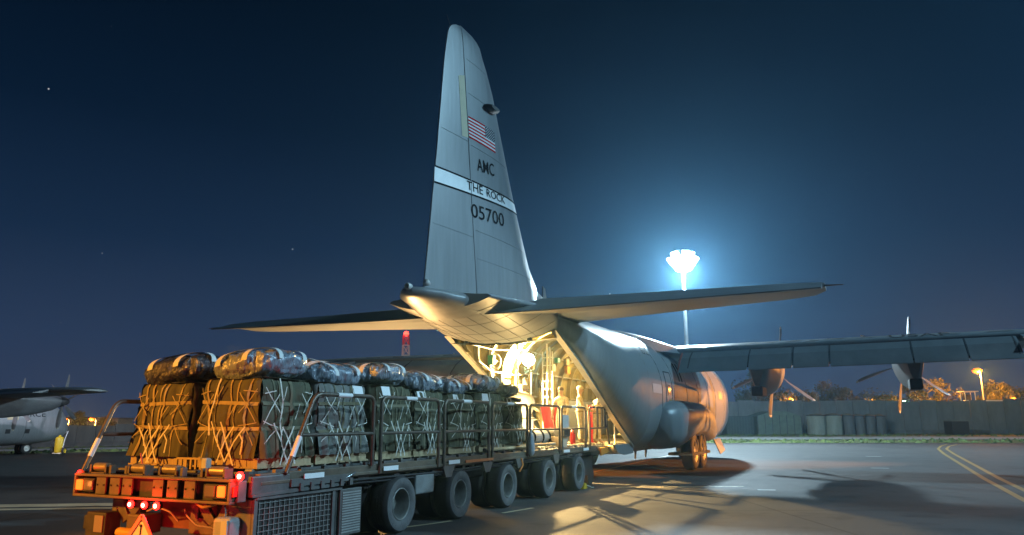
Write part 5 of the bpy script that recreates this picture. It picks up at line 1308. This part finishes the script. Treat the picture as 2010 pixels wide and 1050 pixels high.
# plastic bag on a rail post
root = thing("plastic_bag", "pale blue plastic bag hanging from a rail post near the lit bay", "bag", (1.5, 2.6, 1.1))
mb = MB(); rg = []
for z, w_ in ((1.58, .02), (1.5, .05), (1.38, .10), (1.22, .13), (1.10, .12), (1.04, .05)):
    rg.append([Vector((1.50 + .5 * w_ * math.cos(a) * (1 + .2 * math.sin(3 * a + z * 9)), 2.62 + w_ * math.sin(a), z)) for a in [2 * math.pi * k / 14 for k in range(14)]])
mb.loft(rg); mb.build("bag_body", M("bag_film", (.42, .52, .6), .35, 0, .15, 8, .6, 16), root)
mb = MB(); mb.tube([(1.48, 2.55, 1.62), (1.5, 2.6, 1.52), (1.48, 2.68, 1.62)], .012, 6); mb.build("bag_handle", M("bag_film", (.42, .52, .6)), root)
# wheel chock
root = thing("wheel_chock", "yellow wheel chock against the front right loader tyre", "chock", (1.25, 6.55, 0))
mb = MB(); mb.prism([(1.1, 6.42, 0.003), (1.1, 6.72, .003), (1.1, 6.66, .13), (1.1, 6.52, .17)], (.3, 0, 0)); mb.build("wedge", YEX, root, bevel=.01)
mb = MB(); mb.tube([(1.42, 6.6, .1), (1.52, 6.75, .03), (1.5, 6.95, .02)], .01, 6); mb.build("rope", CORD, root)

# ================================================================== PEOPLE
UNI = M("tan_uniform", (.56, .49, .33), .85, 0, .35, 14, .3, 20); SKIN = M("skin", (.45, .28, .19), .6); HAIR = M("hair_brown", (.06, .04, .025), .8); BOOT = M("boot_tan", (.25, .18, .10), .8)
def person(label, loc, rz, h=1.74, cap=None, pose="stand", arms=((.35, -.1), (.3, -.1)), helmet=None, lean=0.0, vest=None):
    root = thing("person", label, "person", loc)
    s_ = h / 1.74
    J = {"pelvis": (0, 0, .96), "waist": (0, -.01 + lean * .15, 1.10), "chest": (0, .0 + lean * .3, 1.30), "upper": (0, lean * .38, 1.42), "neck": (0, lean * .42 + .01, 1.50), "head0": (0, lean * .46 + .02, 1.57), "head1": (0, lean * .5 + .03, 1.66), "head2": (0, lean * .5 + .02, 1.73)}
    rad = {"pelvis": (.155, .12), "waist": (.14, .11), "chest": (.165, .125), "upper": (.13, .10), "neck": (.055, .058), "head0": (.065, .075), "head1": (.078, .098), "head2": (.055, .068)}
    E_ = [("pelvis", "waist"), ("waist", "chest"), ("chest", "upper"), ("upper", "neck"), ("neck", "head0"), ("head0", "head1"), ("head1", "head2")]
    for sg, nm in ((-1, "l"), (1, "r")):
        fr, sp_ = arms[0 if sg < 0 else 1]
        sh = Vector((sg * .185, lean * .36, 1.40)); el = sh + Vector((sg * (.06 + sp_ * .1), fr * .12 + .02, -.28)); wr = el + Vector((sg * -.04 * fr * 2, .24 * fr * 1.6, -.25 * (1 - fr * .8)))
        d = (wr - el).normalized(); ha = wr + d * .09
        for k, v, r_ in (("sh", sh, .072), ("el", el, .05), ("wr", wr, .036), ("ha", ha, .032)): J[nm + k] = tuple(v); rad[nm + k] = (r_, r_)
        E_ += [("upper", nm + "sh"), (nm + "sh", nm + "el"), (nm + "el", nm + "wr"), (nm + "wr", nm + "ha")]
        for q in range(4):
            f1 = ha + d * .055 + Vector((0, (q - 1.5) * .018, 0)); f2 = f1 + d * (.035 - .004 * abs(q - 1)) + Vector((-sg * .012, 0, -.005)); J[f"{nm}f{q}"] = tuple(f1); J[f"{nm}g{q}"] = tuple(f2); rad[f"{nm}f{q}"] = rad[f"{nm}g{q}"] = (.009, .009); E_ += [(nm + "ha", f"{nm}f{q}"), (f"{nm}f{q}", f"{nm}g{q}")]
        tb = ha + Vector((0, .045, .01)) + d * .02; J[nm + "th"] = tuple(tb); rad[nm + "th"] = (.011, .011); E_.append((nm + "ha", nm + "th"))
        st = .04 * sg
        for k, v, r_ in (("hip", (sg * .095, 0, .88), .095), ("kn", (sg * .11, .02 + st * .5, .49), .062), ("an", (sg * .12, st, .10), .045), ("to", (sg * .135, .15 + st, .045), .04)): J[nm + k] = v; rad[nm + k] = (r_, r_)
        E_ += [("pelvis", nm + "hip"), (nm + "hip", nm + "kn"), (nm + "kn", nm + "an"), (nm + "an", nm + "to")]
    names = list(J); idx = {k: i for i, k in enumerate(names)}
    me = bpy.data.meshes.new("body"); me.from_pydata([Vector(J[k]) * s_ for k in names], [(idx[a], idx[b_]) for a, b_ in E_], [])
    o = bpy.data.objects.new("body_src", me); col.objects.link(o)
    sk = o.modifiers.new("skin", 'SKIN'); sk.use_smooth_shade = True
    for i, k in enumerate(names):
        v = me.skin_vertices[0].data[i]; v.radius = (rad[k][0] * s_, rad[k][1] * s_); v.use_root = (k == "pelvis")
    su = o.modifiers.new("sub", 'SUBSURF'); su.levels = 2; su.render_levels = 2
    bpy.context.view_layer.update()
    dg = bpy.context.evaluated_depsgraph_get(); nm_ = bpy.data.meshes.new_from_object(o.evaluated_get(dg))
    bpy.data.objects.remove(o); nm_.name = "body"
    nm_.materials.clear()
    for m_ in (UNI, SKIN, BOOT): nm_.materials.append(m_)
    hands = [Vector(J["lha"]) * s_, Vector(J["rha"]) * s_]
    for p in nm_.polygons:
        c = p.center; p.use_smooth = True
        p.material_index = 1 if c.z > 1.475 * s_ or min((c - q).length for q in hands) < .11 else (2 if c.z < .16 * s_ else 0)
    b_o = bpy.data.objects.new("body", nm_); col.objects.link(b_o); b_o.parent = root
    hc = Vector(J["head1"]) * s_
    fm = MB()
    fm.sphere(hc + Vector((0, .098, -.02)) * s_, (.013, .02, .022), 8, 6); 
    for sg in (-1, 1): fm.sphere(hc + Vector((sg * .082, -.005, -.01)) * s_, (.012, .02, .03), 8, 6)
    fm.build("facial_feature", SKIN, b_o, local=True)
    fm = MB()
    for sg in (-1, 1): fm.sphere(hc + Vector((sg * .032, .088, .005)) * s_, .011, 8, 6)
    fm.box(hc + Vector((0, .088, -.058)) * s_, (.045, .012, .008)); fm.build("eye", DARK, b_o, local=True)
    if cap is not None:
        cm = MB(); cm.lathe([(.105, -.01), (.108, .03), (.095, .075), (.05, .10), (0, .105)], hc + Vector((0, .0, .035)) * s_, (0, 0, 1), 20)
        cm.add([hc + Vector(p) * s_ for p in ((-.075, .08, .035), (.075, .08, .035), (.06, .175, .02), (-.06, .175, .02))], [(0, 1, 2, 3)]); cm.build("cap", cap, root, local=True)
    else:
        cm = MB(); cm.lathe([(.088, -.03), (.094, .03), (.08, .075), (.04, .095), (0, .1)], hc + Vector((0, -.012, .02)) * s_, (0, -.2, 1), 18); cm.build("hair", HAIR, root, local=True)
    bm_ = MB(); bm_.lathe([(.168, -.02), (.172, 0), (.168, .02)], Vector((0, 0, 1.0)) * s_, (0, 0, 1), 18); bl = bm_.build("belt", M("belt_tan", (.25, .2, .12), .7), root, local=True); bl.scale = (1, .8, 1)
    root.rotation_euler = (0, 0, rz); return root
CAPT = M("cap_tan", (.5, .46, .36), .8)
person("person in tan uniform facing the camera behind the console, arms at sides", (.02, 8.35, 1.12), R(172), 1.70, None, arms=((.15, .3), (.25, .2)))
person("person in pale cap and uniform looking right beside the console", (.42, 8.9, 1.13), R(-75), 1.72, CAPT, arms=((.7, 0), (.75, 0)))
person("person in tan uniform and tan cap working by the gate, back to the camera", (.93, 9.0, 1.13), R(-40), 1.60, M("cap_brown", (.4, .25, .12), .8), arms=((.5, .1), (.5, .1)), lean=.25)
person("person in light uniform bending behind the bundles' front end", (-.55, 6.6, 1.13), R(-120), 1.66, CAPT, arms=((.8, .1), (.8, .1)), lean=.4)
# small items by the crew
root = thing("oxygen_bottle", "green oxygen bottle mounted on the bay wall beside the capped person", "bottle", (1.42, 10.35, 2.45))
mb = MB(); mb.lathe([(0, 0), (.08, .01), (.11, .05), (.11, .28), (.08, .34), (.03, .37), (0, .37)], (1.02, 9.7, 2.42), (.1, 0, 1), 16); mb.build("cylinder", M("green_bottle", (.02, .35, .18), .4), root)
mb = MB(); mb.cyl((1.04, 9.7, 2.80), (1.05, 9.7, 2.86), .025, 8); mb.build("valve", BAYMETAL, root)
for i, (x, y, tl, lb) in enumerate(((-.35, 8.2, .22, "folded red webbing seat standing beside the person facing the camera"), (.62, 9.4, .05, "narrow red webbing seat back between the two people on the right"))):
    root = thing("troop_seat", lb, "seat", (x, y, 1.12)); mb = MB()
    mb.grid(lambda u, v: Vector((x + tl * (.5 - v) + (u - .5) * (.32 if i == 0 else .18), y + .06 * math.sin(u * 3.1), 1.16 + 1.15 * v)), 4, 10); mb.build("webbing", M("red_webbing_bright", (.55, .02, .02), .7, 0, .2, 8), root)
    mb = MB()
    for u in (-.5, .5): mb.tube([(x + tl * .5 + u * (.34 if i == 0 else .2), y + .02, 1.12), (x - tl * .5 + u * (.34 if i == 0 else .2), y + .02, 2.34)], .015, 6)
    mb.build("frame_tube", BAYMETAL, root)
root = thing("extinguisher", "small red extinguisher on the ramp floor by the console", "fire extinguisher", (.55, 7.9, 1.12))
mb = MB(); mb.lathe([(0, 0), (.07, 0), (.08, .03), (.08, .34), (.03, .42), (0, .42)], (.55, 7.9, 1.14), (0, 0, 1), 14); mb.build("cylinder", M("ext_red", (.55, .02, .02), .4), root)
mb = MB(); mb.tube([(.55, 7.9, 1.55), (.60, 7.86, 1.58), (.63, 7.84, 1.45)], .014, 6); mb.build("hose", RUB, root)

# ================================================================== NIGHT HAZE
hz = MB(); hz.box((-35, 110, 20), (680, 470, 56))
hm = bpy.data.materials.new("night_haze"); hm.use_nodes = True; n = hm.node_tree.nodes; l = hm.node_tree.links
n.remove(n["Principled BSDF"]); pv = n.new("ShaderNodeVolumePrincipled"); pv.inputs["Color"].default_value = (.30, .66, 1, 1); pv.inputs["Density"].default_value = 0.00062; pv.inputs["Anisotropy"].default_value = 0.76
l.new(pv.outputs[0], n["Material Output"].inputs["Volume"])
ho = tag(hz.build("haze", hm), kind="stuff")
cy.volume_step_rate = 20; cy.volume_max_steps = 64
